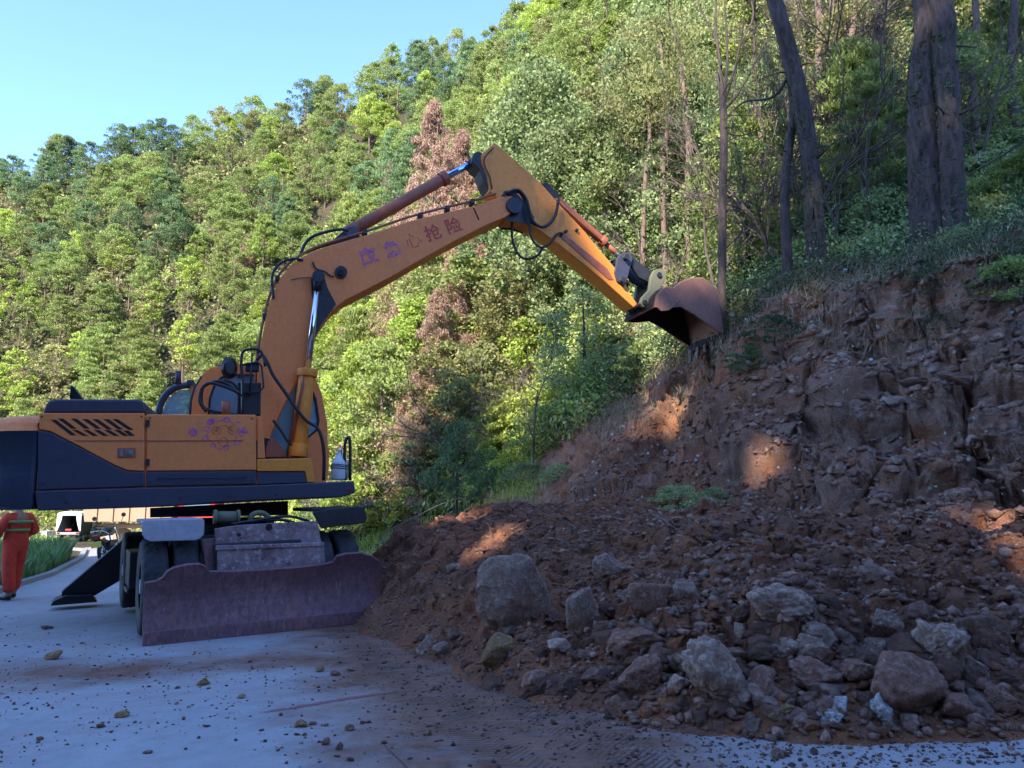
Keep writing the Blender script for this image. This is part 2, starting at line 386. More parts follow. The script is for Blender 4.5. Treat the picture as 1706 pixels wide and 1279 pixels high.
def polydist(x, y, P):
    """signed distance to open polyline P (positive on its right-hand side when walked), and parameter"""
    best = np.full(x.shape, 1e9); par = np.zeros(x.shape); sgn = np.ones(x.shape)
    for i in range(len(P)-1):
        a, b = P[i], P[i+1]; d = b-a; l2 = (d**2).sum()
        t = ((x-a[0])*d[0]+(y-a[1])*d[1])/l2; tc = np.clip(t, 0, 1)
        dx = x-(a[0]+tc*d[0]); dy = y-(a[1]+tc*d[1]); q = dx*dx+dy*dy; m = q < best
        best = np.where(m, q, best); par = np.where(m, i+tc, par); sgn = np.where(m, np.sign(d[1]*dx-d[0]*dy), sgn)
    return np.sqrt(best)*sgn, par
def sstep(a, b, x):
    t = np.clip((x-a)/(b-a), 0, 1); return t*t*(3-2*t)
def bankz(x, y):
    x = np.asarray(x, float); y = np.asarray(y, float)
    s, p = polydist(x, y, FOOT)
    k = np.arange(len(FOOT)); cut = np.interp(p, k, CUT); cw = np.interp(p, k, CUTW); sl = np.interp(p, k, SLP); rd = np.interp(p, k, RIDGE)
    pp = np.stack([x, y, x*0], -1)
    s = s + .35*fbm(pp, 3, .55)
    z = np.where(s < cw, cut*np.clip(s, 0, None)/cw, cut + sl*(s-cw)*1.0)
    z = np.where(s < 0, s*.5, z)
    edge = np.exp(-((s-cw)/.5)**2)*cut*.03; z = z-edge
    zr = cut+sl*(rd-cw); z = np.where(s > rd, zr-(s-rd)*.6, z)
    z = z + np.clip(s-cw, 0, 12)/12*(1.1*fbm(pp+3.1, 3, .10))
    return z + KX*np.clip(x, -25, 25)
HEAPP = np.array([(14,2.2),(8,3.9),(5.4,4.75),(3.4,4.95),(1.9,4.85),(1.05,5.3),(.45,6.0),(-.35,6.9),(-1.0,8.2),(-1.65,9.6),(-2.4,11.4),(-2.9,13.4),(-2.4,15.4),(0.2,17),(2.6,17)], float)
def heapz(x, y):
    x = np.asarray(x, float); y = np.asarray(y, float)
    s, p = polydist(x, y, HEAPP)
    pp = np.stack([x, y, x*0], -1)
    s = s + .22*fbm(pp+9, 3, .9)
    top = np.interp(x, [-2, 0, 1.5, 3, 5, 9], [1.80, 1.62, 1.36, 1.15, .98, 1.0]); rt = np.interp(x, [-1.5, .5], [1.45, 1.0])*np.interp(y, [8, 11], [.72, 1.0])
    z = top*(1-np.exp(-np.clip(s, 0, None)*.72*rt/top*1.15))
    z = np.where(s < 0, s*.35, z)
    z = z + np.clip(s, 0, 1.2)/1.2*(.16*fbm(pp+5, 4, .8) + .10*fbm(pp+2, 3, 2.1, ridged=True)-.05)
    return z + KX*x
def surf(x, y): return np.maximum(np.maximum(bankz(x, y), heapz(x, y)), KX*np.asarray(x, float))
def hit(px, py, f=None, y0=3.5, y1=120):
    """the point where the sight line through a photo pixel meets the terrain"""
    f = f or surf; d = ray(px, py); d = d/d.y; Y = y0*np.power(y1/y0, np.linspace(0, 1, 1400))
    X = d.x*Y; Z = CAM.z+d.z*Y; g = f(X, Y); m = np.nonzero(Z <= g)[0]
    i = m[0] if len(m) else 1399
    p = Vector((float(X[i]), float(Y[i]), float(Z[i])))
    best = [q for q in (b.ray_cast(CAM, d.normalized())[0] for b in NEARB) if q is not None]
    if best:
        q = min(best, key=lambda v: v.y)
        if q.y < p.y+1.5: p = q
    return p
def drop(X, Y, Z):
    """heights of the real (displaced) surfaces at many points"""
    Z = Z.copy()
    for i in range(len(X)):
        best = None
        for b in NEARB:
            q = b.ray_cast(Vector((X[i], Y[i], Z[i]+4)), Vector((0, 0, -1)))[0]
            if q is not None: best = q.z if best is None else max(best, q.z)
        if best is not None: Z[i] = best
    return Z

# ------------------------------------------------------------------ terrain meshes
def grid(x0, x1, y0, y1, st):
    xs = np.arange(x0, x1+st*.5, st); ys = np.arange(y0, y1+st*.5, st); X, Y = np.meshgrid(xs, ys); return X, Y
def gridfaces(ny, nx, keep=None):
    i = np.arange(ny*nx).reshape(ny, nx); F = np.stack([i[:-1, :-1], i[:-1, 1:], i[1:, 1:], i[1:, :-1]], -1).reshape(-1, 4)
    if keep is not None: F = F[keep.ravel()[F].any(1)]
    return F
def compact(V, F):
    u, inv = np.unique(F, return_inverse=True); return V[u], inv.reshape(F.shape)
def normals_grid(P):
    du = np.gradient(P, axis=1); dv = np.gradient(P, axis=0); n = np.cross(du, dv); return n/np.linalg.norm(n, axis=-1)[..., None]
NEARB = []
def make_terrain():
    # the near bank with its raw cut face
    X, Y = grid(-3.5, 14, 1, 22, .052); Z = bankz(X, Y); P = np.stack([X, Y, Z], -1); n = normals_grid(P)
    s, p = polydist(X, Y, FOOT); bw = bandw(p); face = sstep(-.2, .5, s)*(1-sstep(bw, bw+1.6, s)); right = sstep(2.5, 6.5, X)
    A = P*np.array([1, 1, 1.0])
    low = fbm(A+4, 4, .45); mid = fbm(A+1, 5, 1.3, .55, ridged=True); c1, v1 = cellular(A*2.1+.3*fbm(A, 2, 1.5)[..., None]); c2, v2 = cellular(A*5.2, 3)
    q = A*np.array([1, 1, 2.6]); strata = fbm(q+7, 3, .9, ridged=True)
    rill = fbm(np.stack([X*1.0+Y*.6, Y*0, Z*.16], -1), 4, 2.4, .6, ridged=True)
    rid = fbm(A*np.array([1, 1, .8])+5, 5, .62, .55, ridged=True)
    D = .15*low + .09*rid + .10*mid + .05*fbm(A+11, 4, 3.6, .62, ridged=True)*(.4+.6*right) + (.10*(v1-.5))*(.25+.75*right) + .05*(v2-.5)*(.4+.6*right) + .22*strata*right + .10*fbm(q*1.7+3, 4, 1.6, .6, ridged=True)*(.3+.7*right) + .11*rill*(1-right*.7) + .05*fbm(A+6, 4, 4.2, .6)
    D = D*(.12+.88*face) + .35*np.exp(-((s-bw)/.35)**2)*sstep(0.5, 3, X)*(.4+fbm(A+8, 2, .7))*.6
    P = P + n*D[..., None]
    P[..., 2] += .05*fbm(A+2, 4, 3)*(1-face)
    P[..., 2] -= .85*np.exp(-((X-3.75)**2+(Y-14.9)**2)/.8**2)          # where the bucket has bitten
    F = gridfaces(X.shape[0], X.shape[1], (bankz(X, Y) > KX*X-.25) & (s < 9)); V, F = compact(P.reshape(-1, 3), F)
    # dividing the near bank from the wider hillside: the wide sheet starts where the near one ends
    tag(npobj('bank', V, F, M['bank'], smooth=True), kind='structure'); NEARB.append(BVHTree.FromPolygons(V.tolist(), F.tolist()))
    X, Y = grid(-95, 60, -14, 125, .9); Z = bankz(X, Y); s, p = polydist(X, Y, FOOT)
    near = (X > -3.3) & (X < 13.8) & (Y > 1.2) & (Y < 21.5) & (s < 8.2)
    Z = Z - np.where((X > -2.5) & (X < 13.5) & (Y > 2) & (Y < 21) & (s < 8.6), .6, 0)
    P = np.stack([X, Y, Z + .25*fbm(np.stack([X, Y, Z], -1), 3, .3)*(s > 3)], -1)
    F = gridfaces(X.shape[0], X.shape[1], (s > -3)); V, F = compact(P.reshape(-1, 3), F)
    tag(npobj('hillside', V, F, M['forest_floor'], smooth=True), kind='structure')
    # loose heap
    X, Y = grid(-3.6, 10, 2.6, 17.6, .036); Z = heapz(X, Y); P = np.stack([X, Y, Z], -1); n = normals_grid(P)
    s, p = polydist(X, Y, HEAPP); w = sstep(-.15, .7, s)
    c1, v1 = cellular(P*3.2+.25*fbm(P, 2, 2)[..., None]); c2, v2 = cellular(P*8.5, 5); c3, v3 = cellular(P*17, 9)
    D = (.10*(v1*v1-.3)*(1-c1*.8)*1.5 + .07*fbm(P+1, 4, 2.6, .6, ridged=True) + .05*(v2-.4)*(1-c2)*1.6 + .022*(v3-.4)*(1-c3)*1.6 + .05*fbm(P+3, 5, 1.7, .6) + .03*fbm(P, 3, 9))*w
    P = P + n*D[..., None]
    F = gridfaces(X.shape[0], X.shape[1], (Z > KX*X-.06) & (bankz(X, Y) < Z+.5)); V, F = compact(P.reshape(-1, 3), F)
    tag(npobj('debris_heap', V, F, M['heap'], smooth=True), 'dark reddish brown heap of landslide earth spilled over the road', 'earth heap', kind='stuff'); NEARB.append(BVHTree.FromPolygons(V.tolist(), F.tolist()))
make_terrain()

def road_mat():
    t = NT('dusty_concrete_road')
    pos = t.vec; n1 = t.noise(.5, 5, .6); n2 = t.noise(5, 8, .7); n3 = t.noise(60, 6, .75)
    c = t.mix(t.ramp(n1, [(.3, 0), (.7, 1)]), (.29, .285, .285), (.36, .355, .35))
    c = t.mix(t.ramp(n2, [(.45, 0), (.7, .45)]), c, (.22, .205, .20))
    # mud spread round the foot of the heap: distance measured in the road's own plane
    sp = t.new('ShaderNodeSeparateXYZ'); t.lk(pos, sp.inputs[0]); x, y = sp.outputs[0], sp.outputs[1]
    wob = t.math('MULTIPLY', t.math('SUBTRACT', t.noise(1.1, 6, .7), .5), 2.6)
    # line from (-4.6, 9.2) to (-1.2, 9.4) then (0.6, 4.5)
    def edge(a, b, c0): # a*x+b*y+c0
        return t.math('ADD', t.math('ADD', t.math('MULTIPLY', x, a), t.math('MULTIPLY', y, b)), c0)
    e1 = edge(.94, .34, -.25)      # right of the slanting mud edge
    e2 = t.math('SUBTRACT', 1.0, t.math('ABSOLUTE', t.math('DIVIDE', edge(-.16, .98, -8.45), .95)))   # band in front of the blade
    e2 = t.math('MINIMUM', e2, t.math('MULTIPLY', edge(1, 0, 6.2), .9))
    e = t.math('MAXIMUM', e1, e2); e = t.math('ADD', e, wob)
    mask = t.ramp(e, [(0, 0), (1, 1)])
    streak = t.noise(3.4, 7, .75, sc3=(.55, 2.6, 1)); mask = t.math('MULTIPLY', mask, t.ramp(streak, [(.28, .45), (.50, 1)]))
    mask = t.math('MULTIPLY', mask, t.ramp(t.math('DIVIDE', t.math('ADD', t.math('SUBTRACT', 1.55, x), wob), .9), [(0, .12), (1, 1)]))
    mud = t.mix(t.ramp(n2, [(.35, 0), (.65, 1)]), (.13, .058, .034), (.27, .13, .078))
    c = t.mix(mask, c, mud)
    # a wheel has printed its tread into the mud
    al = t.math('ADD', t.math('MULTIPLY', x, 0.3938), t.math('MULTIPLY', y, -0.9192)); ac = t.math('SUBTRACT', t.math('ADD', t.math('MULTIPLY', x, 0.9192), t.math('MULTIPLY', y, 0.3938)), 1.9130)
    ac = t.math('ADD', ac, t.math('MULTIPLY', t.math('SUBTRACT', t.noise(1.3, 3, .5), .5), .25))
    tr = None
    for o_ in (0.0, .62):
        bd = t.ramp(t.math('DIVIDE', t.math('ABSOLUTE', t.math('SUBTRACT', ac, o_)), .21), [(.75, 1), (1, 0)]); tr = bd if tr is None else t.math('MAXIMUM', tr, bd)
    zig = t.math('ADD', t.math('MULTIPLY', al, 120.0), t.math('MULTIPLY', t.math('ABSOLUTE', ac), 95.0)); st = t.ramp(t.math('SINE', zig), [(.2, 0), (.8, 1)])
    trk = t.math('MULTIPLY', t.math('MULTIPLY', tr, st), t.ramp(t.noise(3.1, 5, .7), [(.40, 0), (.58, 1)]))
    near = t.ramp(t.math('DIVIDE', t.math('ADD', e, 1.2), 1.5), [(0, 0), (1, 1)]); trk = t.math('MULTIPLY', trk, near)
    c = t.mix(t.math('MULTIPLY', trk, .8), c, (.11, .055, .035))
    # light brown dust clouds
    c = t.mix(t.ramp(t.noise(.9, 6, .7, dist=.6), [(.46, 0), (.72, .5)]), c, (.34, .22, .16))
    c = t.mix(t.ramp(n3, [(.62, 0), (.70, .8)]), c, (.05, .045, .04))
    c = t.mix(t.ramp(t.noise(17, 6, .8), [(.63, 0), (.69, .75)]), c, (.07, .055, .048))
    h = t.bump(n3, .004, .6); h = t.bump(t.math('MULTIPLY', mask, n2), .04, 1, h); h = t.bump(trk, .012, 1, h)
    return t.fin(c, t.ramp(n2, [(.3, .62), (.7, .9)]), 0, h, spec=.35)
M['road'] = road_mat()
def make_ground():
    xs = np.linspace(-400, 400, 41); X, Y = np.meshgrid(xs, xs)
    Z = KX*np.clip(X, -25, 25)-.03 ; V = np.stack([X, Y, Z], -1).reshape(-1, 3)
    tag(npobj('ground', V, gridfaces(41, 41), M['forest_floor']), kind='structure')
    left = [(-7.5, -14), (-7.9, 0), (-8.8, 8), (-10.0, 14.5), (-12.2, 21), (-15.3, 28), (-19.5, 36), (-27, 43), (-60, 52)]
    right = [(30, -14), (14, 0), (11, 6), (7, 11), (2.5, 16), (-1.4, 20.5), (-7.3, 26), (-12, 36), (-20, 44.6), (-58, 58)]
    def res(P, n):
        P = np.array(P, float); d = np.concatenate([[0], np.cumsum(np.hypot(*np.diff(P, axis=0).T))]); t = np.linspace(0, d[-1], n)
        return np.stack([np.interp(t, d, P[:, 0]), np.interp(t, d, P[:, 1])], -1)
    a, b = res(left, 120), res(right, 120); k = np.linspace(0, 1, 24)[None, :, None]
    G = a[:, None]*(1-k)+b[:, None]*k; V = np.concatenate([G, (KX*np.clip(G[..., 0], -25, 25))[..., None]], -1).reshape(-1, 3)
    tag(npobj('road', V, gridfaces(120, 24), M['road'], smooth=True), kind='structure')
    # raised concrete edge strip on the left of the road
    m = MB()
    for i in range(119):
        p, q = Vector((*a[i], 0)), Vector((*a[i+1], 0)); d = (q-p); nrm = Vector((d.y, -d.x, 0)).normalized()
        w = .16; z0 = KX*max(p.x, -25); z1 = KX*max(q.x, -25)
        vs = [p+nrm*.02+Vector((0, 0, z0+.10)), p-nrm*w+Vector((0, 0, z0+.10)), q-nrm*w+Vector((0, 0, z1+.10)), q+nrm*.02+Vector((0, 0, z1+.10)),
              p+nrm*.03+Vector((0, 0, z0-.05)), q+nrm*.03+Vector((0, 0, z1-.05)), p-nrm*w+Vector((0, 0, z0-.05)), q-nrm*w+Vector((0, 0, z1-.05))]
        m.add(vs, [(0, 3, 2, 1), (0, 4, 5, 3), (1, 2, 7, 6)])
    tag(m.build('kerb', plain('pale_concrete_kerb', (.34, .33, .32), .85, var=.4, sc=4)), kind='structure')
    # expansion joints and the tar patches on the slabs
    tar = plain('joint_filler', (.055, .05, .05), .8)
    jm = MB()
    def strip(pts, w):
        P = [onroad(*q, lift=.004) for q in pts]
        for i in range(len(P)-1):
            d = (P[i+1]-P[i]).normalized(); s_ = Vector((-d.y, d.x, 0))*w/2
            s1 = s_*(.5+random.random()); s2 = s_*(.5+random.random())
            jm.add([P[i]-s1, P[i]+s1, P[i+1]+s2, P[i+1]-s2], [(0, 3, 2, 1)])
    random.seed(3)
    strip([(640, 1240), (700, 1300)], .006)
    tag(jm.build('road_joint', tar), kind='structure')
    rust = spray('faded_red_spill', (.30, .10, .09), .8, .34); sm = MB(); rr = random.Random(4)
    pts = [(432, 1187), (470, 1181), (520, 1173), (560, 1166), (600, 1160), (640, 1154), (690, 1150)]
    P = [onroad(*q, lift=.006) for q in pts]; P = catmull(P, 5); A = []; B = []
    for i, q in enumerate(P):
        d = (P[min(i+1, len(P)-1)]-P[max(i-1, 0)]).normalized(); s_ = Vector((-d.y, d.x, 0)); w = .035*math.sin(math.pi*(i+.5)/len(P))**.5
        A.append(q+s_*w*rr.uniform(.4, 1.4)); B.append(q-s_*w*rr.uniform(.4, 1.4))
    for i in range(len(P)-1): sm.add([A[i], B[i], B[i+1], A[i+1]], [(0, 1, 2, 3)])
    tag(sm.build('road_stain', rust), kind='structure')
make_ground()

# unseen wooded hill behind the camera, shaped to keep the foreground in shade
CRX = [-130, -62, -50, -40, -23, -19.3, -18.9, -16.8, -16.4, -15, -14.6, -13.6, -13.2, -12.0, -11.7, -10.4, -10.1, -3, 10, 110]
CRZ = [8, 12, 33, 35, 32.5, 32.5, 28, 28, 33, 34, 30, 30, 35, 35, 25, 25, 38, 39, 12, 8]  # crest dips let sun beams through to fleck heap and bank
def crestz(x, y): return np.interp(np.asarray(x, float)-(np.asarray(y, float)+25)*SUN.x/SUN.y, CRX, CRZ)
def make_back_hill():
    X, Y = grid(-130, 60, -90, -9, .9)
    crest = crestz(X, Y)
    t = np.clip((-9-Y)/16.0, 0, 1); Z = crest*t*t*(3-2*t)*1.0 + fbm(np.stack([X, Y, X*0], -1), 3, .06)*.5*t + KX*np.clip(X, -25, 25)-.2
    Z = np.where(Y < -27, Z-(-27-Y)*.1, Z)
    V = np.stack([X, Y, Z], -1).reshape(-1, 3)
    tag(npobj('hill', V, gridfaces(*X.shape), M['forest_floor'], smooth=True), kind='structure')
make_back_hill()
def backz(x, y): return float(crestz(x, y))+KX*max(-25, min(25, x))-.4
# ------------------------------------------------------------------ the excavator
def frame(o, ang, tilt=0.03):
    u = Vector((math.cos(ang), math.sin(ang), tilt)).normalized(); w = Vector((-math.sin(ang), math.cos(ang), 0))
    w = (w-u*w.dot(u)).normalized(); v = u.cross(w)
    m = Matrix.Identity(4)
    for i in range(3): m[i][0] = u[i]; m[i][1] = w[i]; m[i][2] = v[i]; m[i][3] = o[i]
    return m
def fpx(Mx, px, py, w):
    inv = Mx.inverted(); o = inv @ CAM; d = inv.to_3x3() @ ray(px, py); t = (w-o.y)/d.y; q = o+d*t; return q.x, q.z
A_S = math.radians(18); A_C = math.radians(29)
SC = Vector((-4.33, 12.1, KX*-4.33))
MX = frame(SC, A_S)                      # upper structure: x forward, y away from the camera, z up
ubl = Vector((math.cos(A_C), math.sin(A_C), 0)); abl = Vector((-math.sin(A_C), math.cos(A_C), 0))
BC = Vector((-3.12, 9.93, 0)); BC.z = KX*BC.x
MC = frame(BC, A_C, .03)                 # chassis: x along the blade, y to the rear, z up
ex = empty('excavator'); ex.matrix_world = MX
tag(ex, 'orange and dark blue wheeled excavator reaching its bucket to the cut bank', 'excavator')
TC = MX.inverted() @ MC                  # chassis coordinates into the excavator's own
def sp(px, py, w): x, z = fpx(MX, px, py, w); return Vector((x, w, z))
def cp(px, py, w): x, z = fpx(MC, px, py, w); return Vector((x, w, z))
def poly(pts, w): return [fpx(MX, a, b, w) for a, b in pts]
def cpoly(pts, w): return [fpx(MC, a, b, w) for a, b in pts]
W0, W1 = -1.28, 1.28

# body core and side panels
m = MB(); core = poly([(66, 692), (424, 692), (424, 808), (60, 818)], W0+.05); m.prism(core, W0+.05, W1-.1); m.build('body', M['orange'], ex, .02)
def panel(name, pts, mat, w=W0, th=.06, bev=.012, parent=None):
    q = MB(); q.prism(poly(pts, w), w, w+th); return q.build(name, mat, parent or ex, bev)
sp1 = panel('side_panel', [(65, 688), (240.5, 688), (240.5, 784.5), (212, 783), (190, 774), (130, 742), (84, 718), (65, 715)], M['orange'])
panel('lower_panel', [(63, 717), (83, 719.5), (130, 744), (190, 776), (212, 785), (240.5, 786), (240.5, 810), (62, 816)], M['navy'], parent=sp1)
sp2 = panel('side_panel', [(244, 690), (426, 690.5), (427, 783), (244, 784)], M['orange'])
panel('lower_panel', [(244, 785.5), (427, 784.5), (427, 806), (244, 810)], M['navy'], parent=sp2)
# seam line along the panels and handle recess
q = MB(); a, b = sp(125, 734, W0-.004), sp(240, 734, W0-.004); q.box((a+b)/2, ((b-a).length, .01, .012)); a, b = sp(244, 734, W0-.004), sp(405, 734, W0-.004); q.box((a+b)/2, ((b-a).length, .01, .012))
q.build('panel_seam', M['brownsteel'], ex)
q = MB(); c_ = sp(211, 754, W0-.006); q.box(c_, (.22, .02, .13)); q.build('latch_plate', M['brownsteel'], sp1, .006)
q = MB(); q.box(c_+Vector((.03, -.012, 0)), (.10, .014, .075)); q.cyl(c_+Vector((.03, -.01, 0)), c_+Vector((.03, -.03, 0)), .018); q.box(c_+Vector((-.065, -.012, 0)), (.04, .012, .10)); q.build('latch', metal_m('latch_steel', (.4, .38, .36), .35, .8), sp1, .003)
# louvres: slanted slots
q = MB(); qi = MB()
def slot(x0, y0, x1, y1, h=9):
    q.prism(poly([(x0, y0), (x0+h*1.15, y0), (x1+h*1.15, y1), (x1, y1)], W0-.003), W0-.003, W0+.02)
for x0, x1 in ((84, 113), (100, 113), ): pass
rows = [((84, 699), (118, 725)), ((96, 697), (119, 714)), ((120, 716), (138, 726)), ((118, 697), (141, 714)), ((138, 716), (155, 726)), ((137, 698), (160, 714)), ((156, 716), (172, 726)), ((154, 698), (178, 715)),
        ((173, 716), (190, 726)), ((172, 698), (196, 715)), ((190, 716), (206, 726)), ((187, 698), (214, 716)), ((205, 717), (216, 726))]
for (x0, y0), (x1, y1) in rows: slot(x0, y0, x1, y1, 8)
q.build('louvre', M['inside'], sp1)
# counterweight: rounded in plan, top band orange
def cweight(name, zpx, mat, grow=0.0, top_in=0):
    x_front = fpx(MX, 61.5, 720, W0)[0]; x_rear = fpx(MX, -48, 720, W0+.5)[0]
    lev = []
    for py, inset in zpx: lev.append((fpx(MX, 60, py, W0)[1], inset))
    vs = []; n = 0
    for z, ins in lev:
        ring = []
        R = .85
        ring.append((x_front, W0+ins*.6))
        for k in range(13):
            a = math.pi/2*k/12; ring.append((x_rear+R+ins-(R)*math.sin(a), W0+R*.9+ins*.6-R*.9*math.cos(a)))
        for k in range(13):
            a = math.pi/2*k/12; ring.append((x_rear+R+ins-(R)*math.cos(a), W1-R*.9-ins*.6+R*.9*math.sin(a)))
        ring.append((x_front, W1-ins*.6)); n = len(ring)
        vs += [(x, y, z) for x, y in ring]
    fs = []
    for l in range(len(lev)-1):
        for k in range(n): fs.append((l*n+k, (l+1)*n+k, (l+1)*n+(k+1) % n, l*n+(k+1) % n))
    q = MB(); q.add(vs, fs, 0, True); q.f.append(list(range(n-1, -1, -1))); q.m.append(0); q.sm.append(False)
    q.f.append([(len(lev)-1)*n+k for k in range(n)]); q.m.append(0); q.sm.append(False)
    for i in range(len(q.f)): q.f[i] = q.f[i][::-1]
    return q.build(name, mat, ex, .0)
scr = paint('scuffed_dark_blue_paint', (.022, .032, .065), dirt=(.07, .065, .06), amt=.5, rough=.45, chip=(.30, .28, .27))
cw = cweight('counterweight', [(848, .10), (838, .02), (790, 0), (717, 0)], scr)
o_ = cweight('counterweight_cap', [(717, 0), (706, .02), (697, .09), (690, .22), (687, .42)], M['orange']); o_.parent = cw
# deck slab under the panels
m = MB(); m.prism(poly([(58, 817.5), (243, 812), (427, 808), (590, 801), (592, 821), (570, 828), (430, 834), (240, 845), (62, 851)], W0-.03), W0-.03, W1)
m.build('deck', M['navy'], ex, .02)
m = MB(); m.prism(poly([(250, 846), (480, 834), (480, 858), (250, 862)], -.6), -.6, .75); m.build('under_frame', M['grease'], ex)
# tool box step in front
m = MB(); m.prism(poly([(428, 764.5), (516, 763), (520, 767), (525, 803), (512, 803.5), (508, 785), (428, 785)], W0), W0, W0+.62)
tb = m.build('step_box', M['orange2'], ex, .012)
m = MB(); m.prism(poly([(429, 786.5), (507, 786.5), (511, 803), (429, 806)], W0+.012), W0+.012, W0+.6); m.build('step_panel', M['navy'], tb)
m = MB(); m.prism(poly([(429, 694), (437, 694), (442, 763), (429, 763)], W0+.02), W0+.02, W0+.5); m.build('front_post', M['orange'], ex, .01)
# engine hood box
m = MB(); m.prism(poly([(71, 688), (76, 673), (82, 667), (92, 664.5), (232, 665), (240, 669), (243.5, 678), (243.5, 688)], W0+.15), W0+.15, .55)
m.build('engine_hood', M['navy'], ex, .03)
m = MB(); m.prism(poly([(115, 664), (118, 641), (122, 643), (132, 656), (138, 664)], -.5), -.5, -.36); m.build('hood_flap', M['gloss_black'], ex, .01)
m = MB(); m.cyl(sp(297, 640, .3), sp(297, 618, .3), .045); m.build('exhaust_stub', M['navy'], ex)
# turntable
m = MB(); c0 = MX.inverted() @ (SC+Vector((0, 0, 1.12))); c1 = MX.inverted() @ (SC+Vector((0, 0, 1.42)))
m.cyl(c0, c1, .62, n=40); m.cyl(c0, c0+(c1-c0)*.4, .72, n=40); m.build('turntable', M['grease'], ex)

# cab on the far side
CW0, CW1 = .42, 1.28
cabp = [(318, 700), (320, 668), (326, 646), (338, 627), (352, 616), (372, 611), (400, 610), (500, 607), (522, 622), (536, 655), (545, 705), (546, 745), (543, 790), (538, 806), (318, 808)]
def ring_wall(name, outer, holes, w0, w1, mat, parent):
    """flat wall with window openings: built with bmesh from outline and holes"""
    bm = bmesh.new(); es = []
    def loop(pts):
        vv = [bm.verts.new((p[0], 0, p[1])) for p in pts]
        return [bm.edges.new((vv[i], vv[(i+1) % len(vv)])) for i in range(len(vv))]
    es += loop(outer)
    for h in holes: es += loop(h)
    bmesh.ops.triangle_fill(bm, edges=es, use_beauty=True, use_dissolve=False)
    for v in bm.verts: v.co.y = w0
    r = bmesh.ops.extrude_face_region(bm, geom=bm.faces[:]); 
    for v in [g for g in r['geom'] if isinstance(g, bmesh.types.BMVert)]: v.co.y = w1
    bmesh.ops.recalc_face_normals(bm, faces=bm.faces[:])
    me = bpy.data.meshes.new(name); bm.to_mesh(me); bm.free(); me.materials.append(mat)
    return link(bpy.data.objects.new(name, me), parent)
win1 = [(348, 690), (350, 662), (358, 640), (370, 628), (394, 624), (428, 624), (430, 690)]
win2 = [(438, 790), (438, 624), (498, 622), (514, 634), (526, 665), (531, 700), (528, 716), (505, 735), (490, 790)]
holes = [poly(win1, CW0), poly(win2, CW0)]
m = MB(); m.prism(poly([(318, 770), (543, 770), (538, 806), (318, 808)], CW0+.05), CW0+.05, CW1-.05); cab = m.build('cab', M['orange'], ex, .02)
ring_wall('cab_wall', poly(cabp, CW0), holes, CW0, CW0+.06, M['orange'], cab)
ring_wall('cab_wall', poly(cabp, CW0), holes, CW1-.06, CW1, M['orange'], cab)
pc = poly(cabp, CW0)
# roof, rear and front skins between the walls (front and rear carry glass)
def skin(name, i0, i1, mat, th=.04, w0=CW0+.06, w1=CW1-.06):
    q = MB(); P = pc[i0:i1+1]; vs = []; 
    for (x, z) in P: vs += [(x, w0, z), (x, w1, z)]
    fs = [(2*i, 2*i+1, 2*i+3, 2*i+2) for i in range(len(P)-1)]
    q.add(vs, fs, 0); o = q.build(name, mat, cab); s_ = o.modifiers.new('thickness', 'SOLIDIFY'); s_.thickness = th; s_.offset = -1; return o
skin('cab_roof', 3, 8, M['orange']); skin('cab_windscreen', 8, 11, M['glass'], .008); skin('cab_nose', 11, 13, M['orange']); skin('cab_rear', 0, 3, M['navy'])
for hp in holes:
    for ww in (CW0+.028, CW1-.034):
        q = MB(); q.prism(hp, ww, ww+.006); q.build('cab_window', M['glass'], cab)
# window seals
q = MB()
for hp in holes:
    P = [Vector((x, CW0-.006, z)) for x, z in hp]; P.append(P[0]); q.tube(P, .018, 6)
q.build('window_seal', M['gloss_black'], cab)
# seat and consoles inside
q = MB(); c_ = sp(392, 700, .85); q.box(c_, (.5, .5, .16)); q.box(c_+Vector((-.24, 0, .38)), (.12, .46, .75)); q.box(c_+Vector((-.26, 0, .84)), (.09, .26, .18)); q.build('driver_seat', M['gloss_black'], cab, .03)
q = MB(); c_ = sp(455, 735, .8); q.box(c_, (.2, .5, .3)); q.cyl(c_+Vector((0, -.1, .1)), c_+Vector((-.03, -.12, .5)), .015); q.cyl(c_+Vector((0, .15, .1)), c_+Vector((.02, .15, .45)), .015); q.build('control_levers', M['gloss_black'], cab, .01)
# dark rear arch of the cab with its pane
arch = [(263, 691), (268, 672), (278, 656), (294, 645), (316, 641)]
q = MB(); q.tube(catmull([sp(a, b, .62) for a, b in arch], 5), .055, 8); q.tube(catmull([sp(a, b, 1.2) for a, b in arch], 5), .05, 8)
q.box(sp(320, 642, .9), (.10, .7, .08)); rf = q.build('rear_guard', M['navy'], cab)
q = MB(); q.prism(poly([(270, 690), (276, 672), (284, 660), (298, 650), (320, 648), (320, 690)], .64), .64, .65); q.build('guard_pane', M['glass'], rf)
q = MB(); q.tube([sp(320, 691, .60), sp(321, 644, .60)], .03, 6); q.build('guard_post', M['orange'], rf)

# boom
BW = .29
boomp = [(426, 752), (427, 700), (428, 640), (430, 600), (435, 570), (443, 528), (452, 495), (466, 464), (482, 444), (500, 430), (522, 418), (551, 408), (611, 391), (693, 365), (785, 344), (836, 327), (852, 326), (861, 334), (862, 345), (856, 352),
         (841, 362), (810, 375), (756, 402), (700, 433), (650, 462), (611, 482), (575, 500), (553, 517), (535, 540), (523, 566), (513, 592), (500, 624), (483, 655), (466, 690), (452, 722), (446, 752)]
m = MB(); m.prism(poly(boomp, -BW), -BW, BW); boom = m.build('boom', M['orange'], ex, .015)
